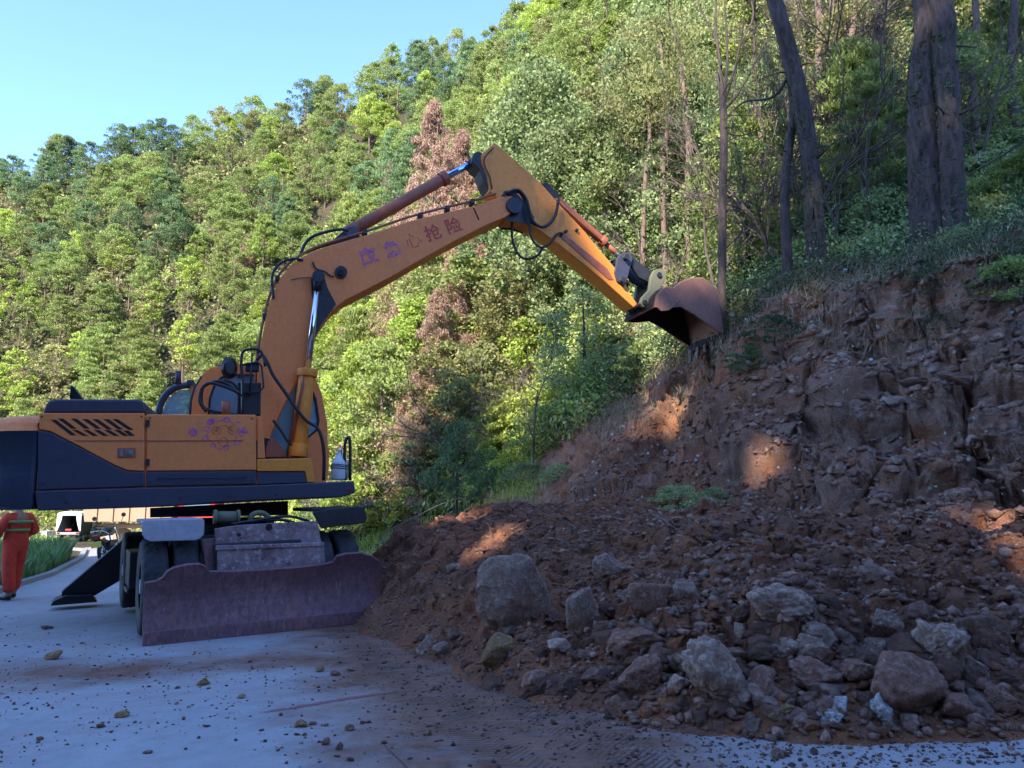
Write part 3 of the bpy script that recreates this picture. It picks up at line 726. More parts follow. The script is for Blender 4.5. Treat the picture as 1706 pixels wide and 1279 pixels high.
# flange plates (edges of the side plates) and bosses
for px, py, r in ((568, 454, .10), (856, 343, .15), (440, 748, .17)):
    for s_ in (-1, 1):
        q = MB(); x, z = fpx(MX, px, py, -BW); q.cyl(Vector((x, s_*BW, z)), Vector((x, s_*(BW+.05), z)), r, n=28); q.build('boom_boss', M['grease'], boom)
q = MB(); c_ = sp(568, 454, -BW-.055); q.cyl(c_, c_+Vector((0, -.03, 0)), .055, n=8); q.build('pin_cap', M['inside'], boom)
# dark plate around the cylinder head
for s_ in (-1, 1):
    q = MB(); q.prism(poly([(518, 464), (527, 456), (540, 458), (545, 478), (560, 507), (548, 523), (534, 543), (524, 563), (518, 545), (520, 500)], -BW), s_*BW, s_*(BW+.006)); q.build('dark_plate', M['grease'], boom)
# the joint line near the boom head and welded bands
q = MB(); a, b = sp(789, 346, -BW-.004), sp(798, 366, -BW-.004); q.tube([a, b], .012, 4); q.build('weld_line', M['inside'], boom)
# pipes along the boom's back
q = MB()
def offpath(pts, off, w): return [sp(a, b, w) for a, b in pts]
back = [(424, 690), (425, 640), (427, 605), (432, 568), (440, 527), (449, 493), (463, 461), (480, 440), (499, 426), (521, 414), (551, 403), (611, 385), (693, 358), (785, 335), (826, 322)]
for k, w_ in enumerate((-.24, -.15, .10, .2)): q.hose(offpath(back, 0, w_), .022, 7)
q.build('hydraulic_pipe', M['brownsteel'], boom)
for px, py in ((431, 585), (441, 528), (462, 465), (608, 388), (700, 360), (745, 348), (786, 337)):
    q = MB(); c_ = sp(px, py, -.2); q.box(c_+Vector((0, .02, 0)), (.07, .2, .09)); q.build('pipe_clamp', M['grease'], boom, .01)
q = MB()
q.hose([sp(*p, -.30) for p in ((456, 497), (453, 470), (456, 452), (468, 438), (488, 431), (505, 433))], .022)
q.hose([sp(*p, -.22) for p in ((501, 424), (507, 408), (519, 395), (540, 387), (566, 382), (580, 384))], .026)
q.hose([sp(*p, -.16) for p in ((470, 452), (478, 442), (502, 424), (545, 408), (590, 399))], .02)
q.hose([sp(*p, -.32) for p in ((521, 436), (527, 447), (541, 452), (549, 458), (556, 461))], .013)
q.hose([sp(*p, -.32) for p in ((485, 466), (500, 463), (519, 462))], .007)
q.build('boom_hose', M['black'], boom)
# cylinders
def cylinder(name, p0, p1, split, rb, rr, mat, rod_mat, cap=True):
    q = MB(); s1 = p0+(p1-p0)*split; d = (p1-p0).normalized()
    q.cyl(p0, s1, rb, n=20); q.cyl(s1-d*.10, s1+d*.02, rb*1.28, n=20); q.cyl(p0-d*.08, p0+d*.12, rb*1.15, n=20)
    o = q.build(name, mat, ex, .008)
    q = MB(); q.cyl(s1, p1-d*.06, rr, n=18); q.build('cylinder_rod', rod_mat, o)
    q = MB(); q.cyl(p1-Vector((0, .09, 0)), p1+Vector((0, .09, 0)), rr*1.9, n=20); q.tube([p1-d*.22, p1-d*.02], [rr*1.1, rr*1.7], 12); q.build('rod_eye', M['grease'], o)
    return o
for w_, dx in ((-.42, 0), (.42, 0)):
    a = Vector((*[fpx(MX, 497, 752, -.42)[0]], w_, fpx(MX, 497, 752, -.42)[1])); b = Vector((fpx(MX, 530, 462, -.42)[0], w_, fpx(MX, 530, 462, -.42)[1]))
    cylinder('boom_cylinder', a, b, .455, .125, .052, M['orange2'] if w_ < 0 else M['brownsteel'], M['chrome'])
cylp = MB(); cylp.tube([sp(484, 735, -.52), sp(505, 640, -.52), sp(508, 622, -.50)], .03, 8); cylp.build('cylinder_pipe', M['brownsteel'], ex)
a, b = sp(585, 383, -.05), sp(797, 264, -.05); a.y = b.y = 0
cylinder('arm_cylinder', a, b, .735, .105, .06, M['brownsteel'], M['rodblue'])
q = MB(); q.prism(poly([(545, 410), (560, 395), (580, 378), (592, 376), (600, 394), (618, 390)], -.14), -.14, -.06); q.prism(poly([(545, 410), (560, 395), (580, 378), (592, 376), (600, 394), (618, 390)], -.14), .06, .14); q.build('cylinder_bracket', M['navy'], boom)

# arm
AW = .22
armp = [(801, 258), (824, 237), (832, 243), (868, 275), (902, 305), (935, 343), (968, 378), (1003, 420), (1036, 459), (1052, 492), (1062, 506), (1056, 512), (1035, 493), (1000, 462), (960, 430), (925, 402), (890, 377), (866, 367), (846, 366), (838, 352), (832, 334), (815, 318), (811, 292), (803, 275)]
m = MB(); m.prism(poly(armp, -AW), -AW, AW, 0); arm = m.build('arm', M['orange2'], ex, .014)
q = MB(); q.prism(poly([(786, 268), (790, 254), (800, 251), (812, 262), (812, 300), (816, 318), (806, 300), (800, 282)], -AW), -AW+.02, AW-.02); q.build('arm_lug', M['grease'], arm, .01)
q = MB(); 
for s_ in (-1, 1): q.prism(poly([(838, 352), (832, 334), (840, 318), (856, 316), (872, 335), (890, 362), (884, 376), (866, 370), (846, 368)], -AW), s_*AW, s_*(AW+.008))
q.build('pivot_plate', M['grease'], arm)
# ridge rib along the arm side and bolts
q = MB()
q.prism(poly([(930, 392), (938, 388), (1012, 448), (1022, 466), (1014, 466)], -AW), -AW-.012, -AW); q.build('side_rib', M['brownsteel'], arm, .004)
for p in ((934, 392), (942, 386), (960, 384)): q = MB(); c_ = sp(*p, -AW); q.cyl(c_, c_-Vector((0, .05, 0)), .03, n=8); q.build('hose_fitting', M['grease'], arm)
q = MB()
q.hose([sp(*p, -.36) for p in ((842, 322), (862, 316), (876, 330), (882, 350), (888, 368), (902, 378), (916, 372), (926, 356), (930, 334))], .028)
q.hose([sp(*p, -.33) for p in ((845, 324), (864, 320), (874, 336), (879, 356), (887, 372), (904, 379))], .022)
q.hose([sp(*p, -.30) for p in ((882, 372), (884, 392), (892, 406), (902, 412), (915, 406), (928, 390), (938, 388))], .022)
q.hose([sp(*p, -.10) for p in ((853, 370), (853, 392), (857, 412), (868, 428), (882, 431), (897, 424), (904, 412))], .024)
q.hose([sp(*p, -.25) for p in ((822, 246), (808, 262), (808, 276), (816, 294), (820, 314))], .012)
q.build('arm_hose', M['black'], arm)
q = MB(); q.prism(poly([(903, 305), (912, 303), (930, 322), (934, 338), (922, 330)], -.12), -.12, .12); q.build('cylinder_bracket', M['grease'], arm, .01)
a, b = sp(915, 322, -.02), sp(1040, 432, -.02); a.y = b.y = 0
cylinder('bucket_cylinder', a, b, .74, .085, .05, M['brownsteel'], M['brownsteel'])
q = MB(); q.tube([sp(925, 330, -.12), sp(1003, 404, -.12)], .02, 6); q.build('cylinder_pipe', M['brownsteel'], ex)
# linkage
for s_ in (-1, 1):
    q = MB(); q.prism(poly([(1026, 430), (1032, 424), (1047, 421), (1052, 430), (1044, 462), (1038, 478), (1026, 470), (1022, 455)], -.2), s_*.20, s_*.26); q.build('rocker_link', M['navy'], ex, .01)
    q = MB(); q.prism(poly([(1040, 424), (1052, 424), (1078, 446), (1096, 460), (1090, 474), (1066, 462)], -.2), s_*.12, s_*.19); q.build('bucket_link', M['grease'], ex, .01)
    q = MB(); q.prism(poly([(1063, 506), (1066, 497), (1078, 484), (1081, 462), (1086, 452), (1096, 449), (1107, 455), (1106, 466), (1098, 478), (1095, 492), (1090, 512), (1076, 514), (1068, 513)], -.24), s_*.24, s_*.33); q.build('bucket_ear', M['hitch'], ex, .012)
for p in ((1070, 506), (1094, 460), (1040, 430), (1034, 468)):
    q = MB(); x, z = fpx(MX, *p, -.24); q.cyl((x, -.36, z), (x, .36, z), .05, n=16); q.build('linkage_pin', M['grease'], ex)
# bucket: a shell open towards the ground
BK = .60
bp = [(1090, 512), (1094, 492), (1104, 480), (1121, 480), (1134, 470), (1150, 464), (1170, 463), (1184, 472), (1194, 492), (1200, 520), (1204, 545), (1207, 558)]
side = bp + [(1196, 551), (1181, 542), (1156, 524), (1133, 511), (1112, 513)]
PB = poly(bp, -BK); q = MB(); vs = []; N = 9
for (x, z) in PB:
    for k in range(N): vs.append((x, -BK+2*BK*k/(N-1), z))
q.add(vs, [(i*N+k, i*N+k+1, (i+1)*N+k+1, (i+1)*N+k) for i in range(len(PB)-1) for k in range(N-1)], 0, True)
bucket = q.build('bucket', [M['bucket'], M['inside']], ex); sm_ = bucket.modifiers.new('thickness', 'SOLIDIFY'); sm_.thickness = .035; sm_.offset = 0; sm_.material_offset = 1  # second material paints the inner face near black, as shade
for w_ in (-BK-.02, BK-.02):
    q = MB(); q.prism(poly(side, -BK), w_, w_+.04); q.build('bucket_side', M['bucket'], bucket, .008)
q = MB(); q.prism(poly(side, -BK), BK-.03, BK-.022); q.build('side_shade', M['inside'], bucket)  # added near-black sheet: painted shade over the far side plate
q = MB(); q.prism(poly([(1092, 512), (1095, 490), (1106, 479), (1122, 481), (1131, 500), (1122, 511), (1112, 518), (1100, 519)], -BK), -BK-.045, -BK-.02); q.build('wear_plate', M['bucket'], bucket, .01)
lip = Vector((PB[-1][0], 0, PB[-1][1])); 
q = MB(); q.box(lip+Vector((-.02, 0, -.02)), (.05, 2*BK+.08, .16)); q.build('cutting_edge', M['inside'], bucket, .008)
for k in range(5):
    y = -BK+.06+k*(2*BK-.12)/4; c_ = lip+Vector((-.02, y, -.06)); q = MB()
    vs = [(c_.x-.05, y-.055, c_.z), (c_.x+.05, y-.055, c_.z), (c_.x+.05, y+.055, c_.z), (c_.x-.05, y+.055, c_.z), (c_.x-.075, y-.03, c_.z-.27), (c_.x-.045, y-.03, c_.z-.27), (c_.x-.045, y+.03, c_.z-.27), (c_.x-.075, y+.03, c_.z-.27)]
    q.add(vs, [(0, 1, 2, 3), (7, 6, 5, 4), (0, 4, 5, 1), (1, 5, 6, 2), (2, 6, 7, 3), (3, 7, 4, 0)]); q.build('bucket_tooth', metal_m('tooth_steel', (.16, .11, .09), .6, .3) if k == 0 else bpy.data.materials['tooth_steel'], bucket, .006)
# rear-view mirror, guard frame and hoses in front of the boom foot
q = MB(); T2 = catmull([sp(*p, -.75) for p in ((404, 690), (404, 640), (402, 600), (405, 586), (414, 582), (430, 582), (438, 592), (442, 610))], 5); q.tube(T2, .022, 7)
q.tube([sp(*p, -.75) for p in ((404, 608), (430, 603), (436, 610), (439, 645), (432, 653), (404, 655))], .016, 6); q.tube([sp(*p, -.75) for p in ((420, 588), (416, 660))], .014, 6); 
q.build('hand_rail', M['gloss_black'], ex)
q = MB(); c_ = sp(382, 613, -.7); T_ = Matrix.Rotation(.5, 3, 'Y'); vs = []
q.tube([c_+Vector((.02, -.06, 0)), c_+Vector((0, -.02, 0)), c_+Vector((-.01, .03, 0))], [.07, .125, .07], 16, sy=1.35); q.tube([c_, sp(392, 622, -.72), sp(404, 632, -.75)], .014, 6); q.build('mirror', M['gloss_black'], ex)
q = MB(); q.box(sp(415, 665, -.62), (.34, .14, .5)); q.box(sp(420, 612, -.68), (.2, .1, .14)); q.build('valve_block', M['grease'], ex, .02)
q = MB()
q.hose([sp(*p, -.9) for p in ((400, 655), (375, 644), (350, 638), (336, 648), (333, 668), (344, 686))], .026)
q.hose([sp(*p, -.86) for p in ((402, 660), (382, 642), (365, 635), (345, 640), (336, 650), (337, 676), (352, 684), (372, 688))], .026)
q.hose([sp(*p, -.8) for p in ((398, 648), (386, 637), (372, 634), (360, 640))], .022)
q.hose([sp(*p, -.62) for p in ((427, 600), (437, 592), (446, 605), (455, 625), (474, 652), (492, 678), (510, 700), (528, 712), (536, 730), (540, 760), (539, 800))], .026)
q.hose([sp(*p, -.5) for p in ((455, 700), (470, 720), (482, 738), (500, 748))], .02)
q.build('body_hose', M['black'], ex)
q = MB(); q.cyl(sp(376, 690, -.9), sp(376, 668, -.9), .06, n=14); q.build('filler_neck', M['brownsteel'], ex)
q = MB(); q.prism(poly([(442, 750), (446, 735), (458, 730), (470, 745), (480, 762), (442, 762)], -.4), -.4, .4); q.prism(poly([(480, 762), (486, 742), (498, 736), (512, 745), (514, 763)], -.5), -.5, -.3); q.build('boom_foot_bracket', M['brownsteel'], ex, .015)
# grab rail at the front of the deck
q = MB(); q.tube(catmull([sp(*p, -1.1) for p in ((575, 800), (574, 760), (575, 738), (579, 729), (583, 736), (583, 800))], 4), .024, 7); q.build('grab_rail', M['gloss_black'], ex)

# ---- undercarriage, in chassis coordinates
TCi = TC
def cbuild(q, name, mat, parent=None, bevel=0):
    o = q.build(name, mat, ex, bevel)
    if parent is not None: o.parent = parent
    return o
q = MB(TC); q.prism([(-.5, .62), (.5, .62), (.55, 1.12), (-.55, 1.12)], .25, 5.0); q.prism([(-.8, .95), (.8, .95), (.75, 1.18), (-.75, 1.18)], 1.6, 3.6); chassis = cbuild(q, 'chassis', M['grease'], None, .02)
q = MB(TC)
for y in (.86, 3.85): q.cyl((-1.1, y, .58), (1.1, y, .58), .13, n=16); q.tube([(-.3, y, .58), (0, y, .58), (.3, y, .58)], [.14, .27, .14], 16)
cbuild(q, 'axle', M['grease'])
# dozer blade
bladep = [(242, 972), (262, 968), (272, 962), (278, 952), (290, 945), (312, 940), (332, 939), (343, 943), (350, 952), (372, 952), (430, 950), (500, 945), (545, 939), (556, 936), (561, 926), (575, 922), (600, 920), (622, 926), (632, 933), (638, 938), (640, 1031), (440, 1054), (237, 1075)]
P = cpoly(bladep, 0)
# curved mouldboard: outline filled, then bent backwards with height
bm = bmesh.new(); vv = [bm.verts.new((a, 0, b)) for a, b in P]; f_ = bm.faces.new(vv)
zmin = min(p[1] for p in P); zmax = max(p[1] for p in P)
for k in range(1, 12): bmesh.ops.bisect_plane(bm, geom=bm.verts[:]+bm.edges[:]+bm.faces[:], plane_co=(0, 0, zmin+(zmax-zmin)*k/12), plane_no=(0, 0, 1))
for v in bm.verts: k = (v.co.z-zmin)/(zmax-zmin); v.co.y = .16*math.sin(math.pi*k)**1.0*1.0 if k > 0 else 0
bmesh.ops.recalc_face_normals(bm, faces=bm.faces[:]); me = bpy.data.meshes.new('blade'); bm.transform(TC); bm.to_mesh(me); bm.free(); me.materials.append(M['blade'])
blade = link(bpy.data.objects.new('blade', me), ex); s_ = blade.modifiers.new('thickness', 'SOLIDIFY'); s_.thickness = .045; s_.offset = 0
q = MB(TC); q.box(Vector(((P[-1][0]+P[-3][0])/2, .0, zmin+.07)), (abs(P[-1][0]-P[-3][0])-.01, .06, .16)); cbuild(q, 'blade_edge', M['blade'], blade, .006)
# folded shield plate above the blade
up = cpoly([(360, 881), (400, 875), (470, 871), (533, 868), (540, 908), (362, 914)], .18); lo = cpoly([(362, 914), (540, 908), (543, 948), (362, 962)], .22)
q = MB(TC); q.prism(up, .30, .34); q.prism(lo, .22, .26); q.prism(cpoly([(360, 909), (541, 903), (541, 910), (360, 917)], .2), .2, .32); sh = cbuild(q, 'shield_plate', M['shield'], None, .01)
q = MB(TC); q.prism([(fpx(MC, 345, 900, .4)[0], .55), (fpx(MC, 362, 900, .4)[0], .55), (fpx(MC, 362, 870, .4)[0], 1.18), (fpx(MC, 338, 870, .4)[0], 1.18)], .34, .5); cbuild(q, 'shield_post', M['blade'], sh, .01)
q = MB(TC); c_ = cp(448, 878, .3); q.tube([c_, c_+Vector((0, -.004, 0))], [.045, .045], 14); c_ = cp(398, 891, .3); q.tube([c_, c_+Vector((0, -.004, 0))], [.025, .025], 10); cbuild(q, 'shield_hole', M['inside'], sh)
q = MB(TC); q.cyl(cp(358, 861, .5), cp(397, 861, .5), .075, n=18); q.cyl(cp(356, 861, .5), cp(361, 861, .5), .095, n=18); q.cyl(cp(394, 861, .5), cp(399, 861, .5), .095, n=18)
q.tube(catmull([cp(416, 872, .5), cp(420, 858, .5), cp(434, 854, .5), cp(446, 860, .5), cp(450, 872, .5)], 4), .035, 8); cbuild(q, 'swivel_fitting', M['hitch'], chassis)
q = MB(TC)
q.hose([cp(400, 872, .45), cp(430, 866, .42), (cp(480, 860, .45)), cp(515, 868, .5)], .02); q.hose([cp(385, 873, .4), cp(420, 868, .42), cp(470, 866, .45), cp(500, 874, .5)], .02)
cbuild(q, 'chassis_hose', M['black'], chassis)
for x in (-.6, .6): q = MB(TC); q.box((x, .6, .55), (.1, .7, .3)); cbuild(q, 'blade_arm', M['grease'], None, .01)
# wheels
def tyre_mesh(R=.60, wd=.29):
    n = 120; prof = [(-wd*.46, .26), (-wd*.5, .33), (-wd*.54, .43), (-wd*.5, .505), (-wd*.42, .537), (-wd*.28, .545), (-wd*.1, .547), (0, .547), (wd*.1, .547), (wd*.28, .545), (wd*.42, .537), (wd*.5, .505), (wd*.54, .43), (wd*.5, .33), (wd*.46, .26)]
    k = len(prof); vs = []
    for i in range(n):
        a = 2*math.pi*i/n
        for j, (x, r) in enumerate(prof):
            if 3 <= j <= 11:
                ph = (i + (2*abs(j-7))) % 5
                if ph in (0,): r -= .022
                if j in (6, 8): r -= .012
            r *= R/.547; vs.append((x, math.sin(a)*r, math.cos(a)*r))
    fs = [(i*k+j, i*k+j+1, ((i+1) % n)*k+j+1, ((i+1) % n)*k+j) for i in range(n) for j in range(k-1)]
    return vs, fs
tv, tf = tyre_mesh(); rubber = NT('dusty_tyre_rubber')
rubber = rubber.fin(rubber.mix(rubber.ramp(rubber.noise(5, 6, .7), [(.4, 0), (.7, .6)]), (.022, .022, .026), (.09, .08, .075)), .8, 0, rubber.bump(rubber.noise(40, 3, .6), .003, .5))
tme = bpy.data.meshes.new('tyre'); tme.from_pydata(tv, [], tf); tme.materials.append(rubber); tme.polygons.foreach_set('use_smooth', [True]*len(tf))
q = MB(); q.tube([(-.11, 0, 0), (-.09, 0, 0), (-.02, 0, 0), (.09, 0, 0), (.11, 0, 0)], [.27, .28, .20, .28, .27], 32); q.cyl((-.14, 0, 0), (-.02, 0, 0), .09, n=16)
for k in range(8): a = 2*math.pi*k/8; q.cyl((-.06, .15*math.cos(a), .15*math.sin(a)), (-.0, .15*math.cos(a), .15*math.sin(a)), .015, n=6)
w0 = q.build('wheel', M['greywash'], ex); link(bpy.data.objects.new('tyre', tme), w0)
first = True
for y in (.86, 3.85):
    for x in ((-1.2, -.84, .88, 1.24) if y < 2 else (-1.27, -.9, .9, 1.27)):
        o = w0 if first else copy_tree(w0, ex); first = False
        o.matrix_local = TC @ Matrix.Translation((x, y, .60)) @ Matrix.Rotation(math.pi if x > 0 else 0, 4, 'Z') @ Matrix.Rotation(.3*x+y, 4, 'X')
# mudguards
def guard(pts, w, mat, d=1.15):
    q = MB(TC); P = cpoly(pts, w); q.prism(P, w, w+.05); xs = [p[0] for p in P]; zs = [p[1] for p in P]; x0, x1, zt = min(xs), max(xs), max(zs)
    q.box(((x0+x1)/2, w+d/2+.05, zt-.03), (x1-x0-.02, d, .05)); return cbuild(q, 'mudguard', mat, None, .012)
guard([(236, 870), (242, 866), (338, 864), (341, 868), (340, 890), (334, 897), (326, 900), (250, 902), (242, 898), (237, 890)], .36, M['greywash'])  # pale colour stands in for a blue-grey reflection on this guard
guard([(521, 853), (548, 848), (600, 843), (606, 845), (612, 862), (609, 871), (560, 877), (536, 880), (528, 866)], .34, M['grease'])
q = MB(TC); q.box((-1.2, 2.45, .72), (.42, .95, .5)); q.box((-1.28, 2.45, .42), (.3, .7, .05)); cbuild(q, 'tool_box', M['grease'], None, .02)
q = MB(TC); q.box((1.15, 2.45, .75), (.42, .95, .45)); cbuild(q, 'battery_box', M['grease'], None, .02)
# rear outriggers
for s_ in (-1, 1):
    q = MB(TC); y0, y1 = 5.0, 5.25
    q.prism([(s_*.5, 1.15), (s_*1.35, 1.05), (s_*2.25, .22), (s_*2.25, .1), (s_*1.75, .12), (s_*.9, .62), (s_*.5, .65)], y0, y1)
    og = cbuild(q, 'outrigger', M['grease'], None, .015)
    q = MB(TC); q.prism([(s_*1.72, .02), (s_*2.40, .02), (s_*2.36, .09), (s_*2.2, .16), (s_*1.8, .14)], y0-.15, y1+.15); cbuild(q, 'outrigger_foot', M['grease'], og, .01)

# faded spray lettering on the boom and the emblem on the panel
pk = {}
red_s = spray('faded_red_spray', (.50, .03, .03),  .78, .34); mag = spray('faded_magenta_spray', (.42, .10, .45), .62, .40); red_f = spray('very_faded_red_spray', (.42, .05, .04), .6, .38)
def glyph(ch, px, py, size, ang, mat, w, name='lettering', weight=0):
    cu = bpy.data.curves.new('lettering', 'FONT'); cu.body = ch; cu.size = size; cu.align_x = 'CENTER'; cu.align_y = 'CENTER'; cu.offset = weight; cu.resolution_u = 3
    t = bpy.data.objects.new('tmp', cu); C.objects.link(t); dg = bpy.context.evaluated_depsgraph_get(); me = bpy.data.meshes.new_from_object(t.evaluated_get(dg)); bpy.data.objects.remove(t)
    for v in me.vertices:
        x, y = v.co.x, v.co.y; v.co = (x*math.cos(ang)-y*math.sin(ang), 0, x*math.sin(ang)+y*math.cos(ang))
    me.name = name; me.materials.clear(); me.materials.append(mat); o = link(bpy.data.objects.new(name, me), boom if w > -1 else sp2); o.location = sp(px, py, w-.006); return o
an = math.radians(22)
for ch, px, py, mt, wt in (('应', 614, 428, mag, .012), ('急', 655, 416, mag, .012), ('心', 689, 402, red_f, 0), ('抢', 722, 389, red_s, .004), ('险', 756, 377, red_s, .004)):
    glyph(ch, px, py, .30, an, mt, -BW, weight=wt)
# emblem: rings, petals and small loops in magenta and red
q = MB(); ctr = sp(372, 722, W0-.004)
def ringp(cx, cz, r, t, n=26, a0=0, a1=2*math.pi, mi=0, wob=0):
    vs = []
    for i in range(n+1):
        a = a0+(a1-a0)*i/n; rr = r*(1+wob*math.sin(6*a)); 
        for k in (rr-t/2, rr+t/2): vs.append((ctr.x+cx+k*math.cos(a), ctr.y, ctr.z+cz+k*math.sin(a)))
    q.add(vs, [(2*i, 2*i+1, 2*i+3, 2*i+2) for i in range(n)], mi)
ringp(0, 0, .20, .02, 48, wob=.10, mi=0); ringp(-.09, .04, .055, .016, mi=1); ringp(.12, .045, .055, .016, mi=1); ringp(.0, -.12, .06, .014, mi=1); ringp(0, 0, .11, .014, 24, .3, 2.6, mi=1)
ringp(-.09, .04, .014, .028, 10, mi=1); ringp(.12, .045, .014, .028, 10, mi=1)
for a in range(0, 360, 40): ringp(.245*math.cos(math.radians(a)), .2*math.sin(math.radians(a)), .035, .016, 12, mi=0)
ringp(-.40, .02, .035, .06, 12, mi=0); ringp(.28, .04, .03, .05, 12, mi=0); ringp(-.17, .16, .03, .05, 12, mi=0)
q.build('emblem', [mag, red_f], sp2)

# bolts and hinges on the panels and along the deck
q = MB()
for px_, py_ in ((70, 694), (70, 806), (236, 694), (236, 806), (250, 696), (420, 697), (250, 803), (420, 801)): c_ = sp(px_, py_, W0); q.cyl(c_, c_-Vector((0, .012, 0)), .012, n=8)
q.build('panel_bolts', M['grease'], sp1)
q = MB()
for px_ in (110, 180, 300, 380, 460, 540): c_ = sp(px_, 838-(px_-60)*.035, W0-.03); q.cyl(c_, c_-Vector((0, .014, 0)), .016, n=8)
q.build('deck_bolts', M['grease'], ex)
for py_ in (705, 770): q = MB(); c_ = sp(246, py_, W0-.012); q.box(c_, (.05, .03, .09)); q.build('hinge', M['grease'], sp2, .004)
q = MB(); a, b = sp(262, 797, W0-.02), sp(410, 795, W0-.02); q.tube([a, a+Vector((.02, -.03, 0)), b+Vector((-.02, -.03, 0)), b], .009, 6); q.build('door_handle', M['gloss_black'], sp2)
q = MB(); q.box(sp(583, 815, W0-.035), (.06, .012, .02)); q.build('marker_lamp', M['lamp_red'], ex)
# bottle standing on the deck
bt = empty('water_bottle', MX @ sp(566, 801, -1.02)); bt.rotation_euler = MX.to_euler()
tag(bt, 'cloudy white plastic jug tied to the black grab rail of the excavator deck', 'jug')
bt.location = MX @ (sp(566, 800, -1.02)+Vector((0, 0, .005)))
q = MB(); q.tube([(0, 0, 0), (0, 0, .02), (0, 0, .25), (0, 0, .28), (0, 0, .36), (0, 0, .41), (0, 0, .43)], [.115, .125, .125, .12, .06, .035, .035], 24); q.build('jug_body', M['white'], bt)
q = MB(); q.cyl((0, 0, .43), (0, 0, .455), .038, n=16); q.build('cap', M['white'], bt)
q = MB()
for z in (.17, .20, .225): q.tube([(.129*math.cos(a), .129*math.sin(a), z+.01*math.sin(a*2)) for a in np.linspace(0, 2*math.pi, 25)], .006, 5)
q.build('tie_wire', M['black'], bt)
# ------------------------------------------------------------------ foliage
def leaf_quads(ctr, size, rng, aspect=.55, up=None, bend=0):
    n = len(ctr); a = rng.normal(size=(n, 3))
    if up is not None: a = a*.55+up
    a /= np.linalg.norm(a, axis=1)[:, None]; b = np.cross(a, rng.normal(size=(n, 3))); b /= np.linalg.norm(b, axis=1)[:, None]
    s = (size*rng.uniform(.6, 1.35, n))[:, None] if np.isscalar(size) else size[:, None]
    V = np.stack([ctr+a*s*.5, ctr+b*s*aspect*.5, ctr-a*s*.5, ctr-b*s*aspect*.5], 1).reshape(-1, 3)
    return V, np.arange(n*4).reshape(n, 4)
def clumps(cs, rs, per, rng, flat=.7, shell=.55):
    """points spread near the surface of each clump"""
    k = len(cs); d = rng.normal(size=(k, per, 3)); d /= np.linalg.norm(d, axis=2)[..., None]
    d[..., 2] = np.where(d[..., 2] < -.3, -d[..., 2], d[..., 2])
    r = shell+(1-shell)*rng.uniform(0, 1, (k, per, 1))**.7; r *= 1+.25*rng.normal(size=(k, per, 1))*.5
    P = cs[:, None]+d*r*rs[:, None, None]*np.array([1, 1, flat]); return P.reshape(-1, 3), d.reshape(-1, 3)
def trunk_mb(h, r, rng, limbs, lean=.05, limb_r=.3):
    q = MB(); pts = [Vector((0, 0, -.4))]; x = y = 0
    for i in range(1, 8): x += rng.normal()*lean*h/8; y += rng.normal()*lean*h/8; pts.append(Vector((x, y, h*i/7)))
    q.tube(pts, [r*(1.15-.95*i/7) for i in range(8)], 7)
    for c in limbs:
        c = Vector(c); t = max(.15, min(.92, (c.z-.25*math.hypot(c.x, c.y))/h-.06)); i = int(t*7); p = pts[i].lerp(pts[min(7, i+1)], t*7-i)
        mid = p.lerp(c, .5)+Vector((0, 0, -.05*h*rng.random())); q.tube([p, mid, c], [r*limb_r*(1-t*.5), r*limb_r*.5, r*limb_r*.15], 5, False)
    return q
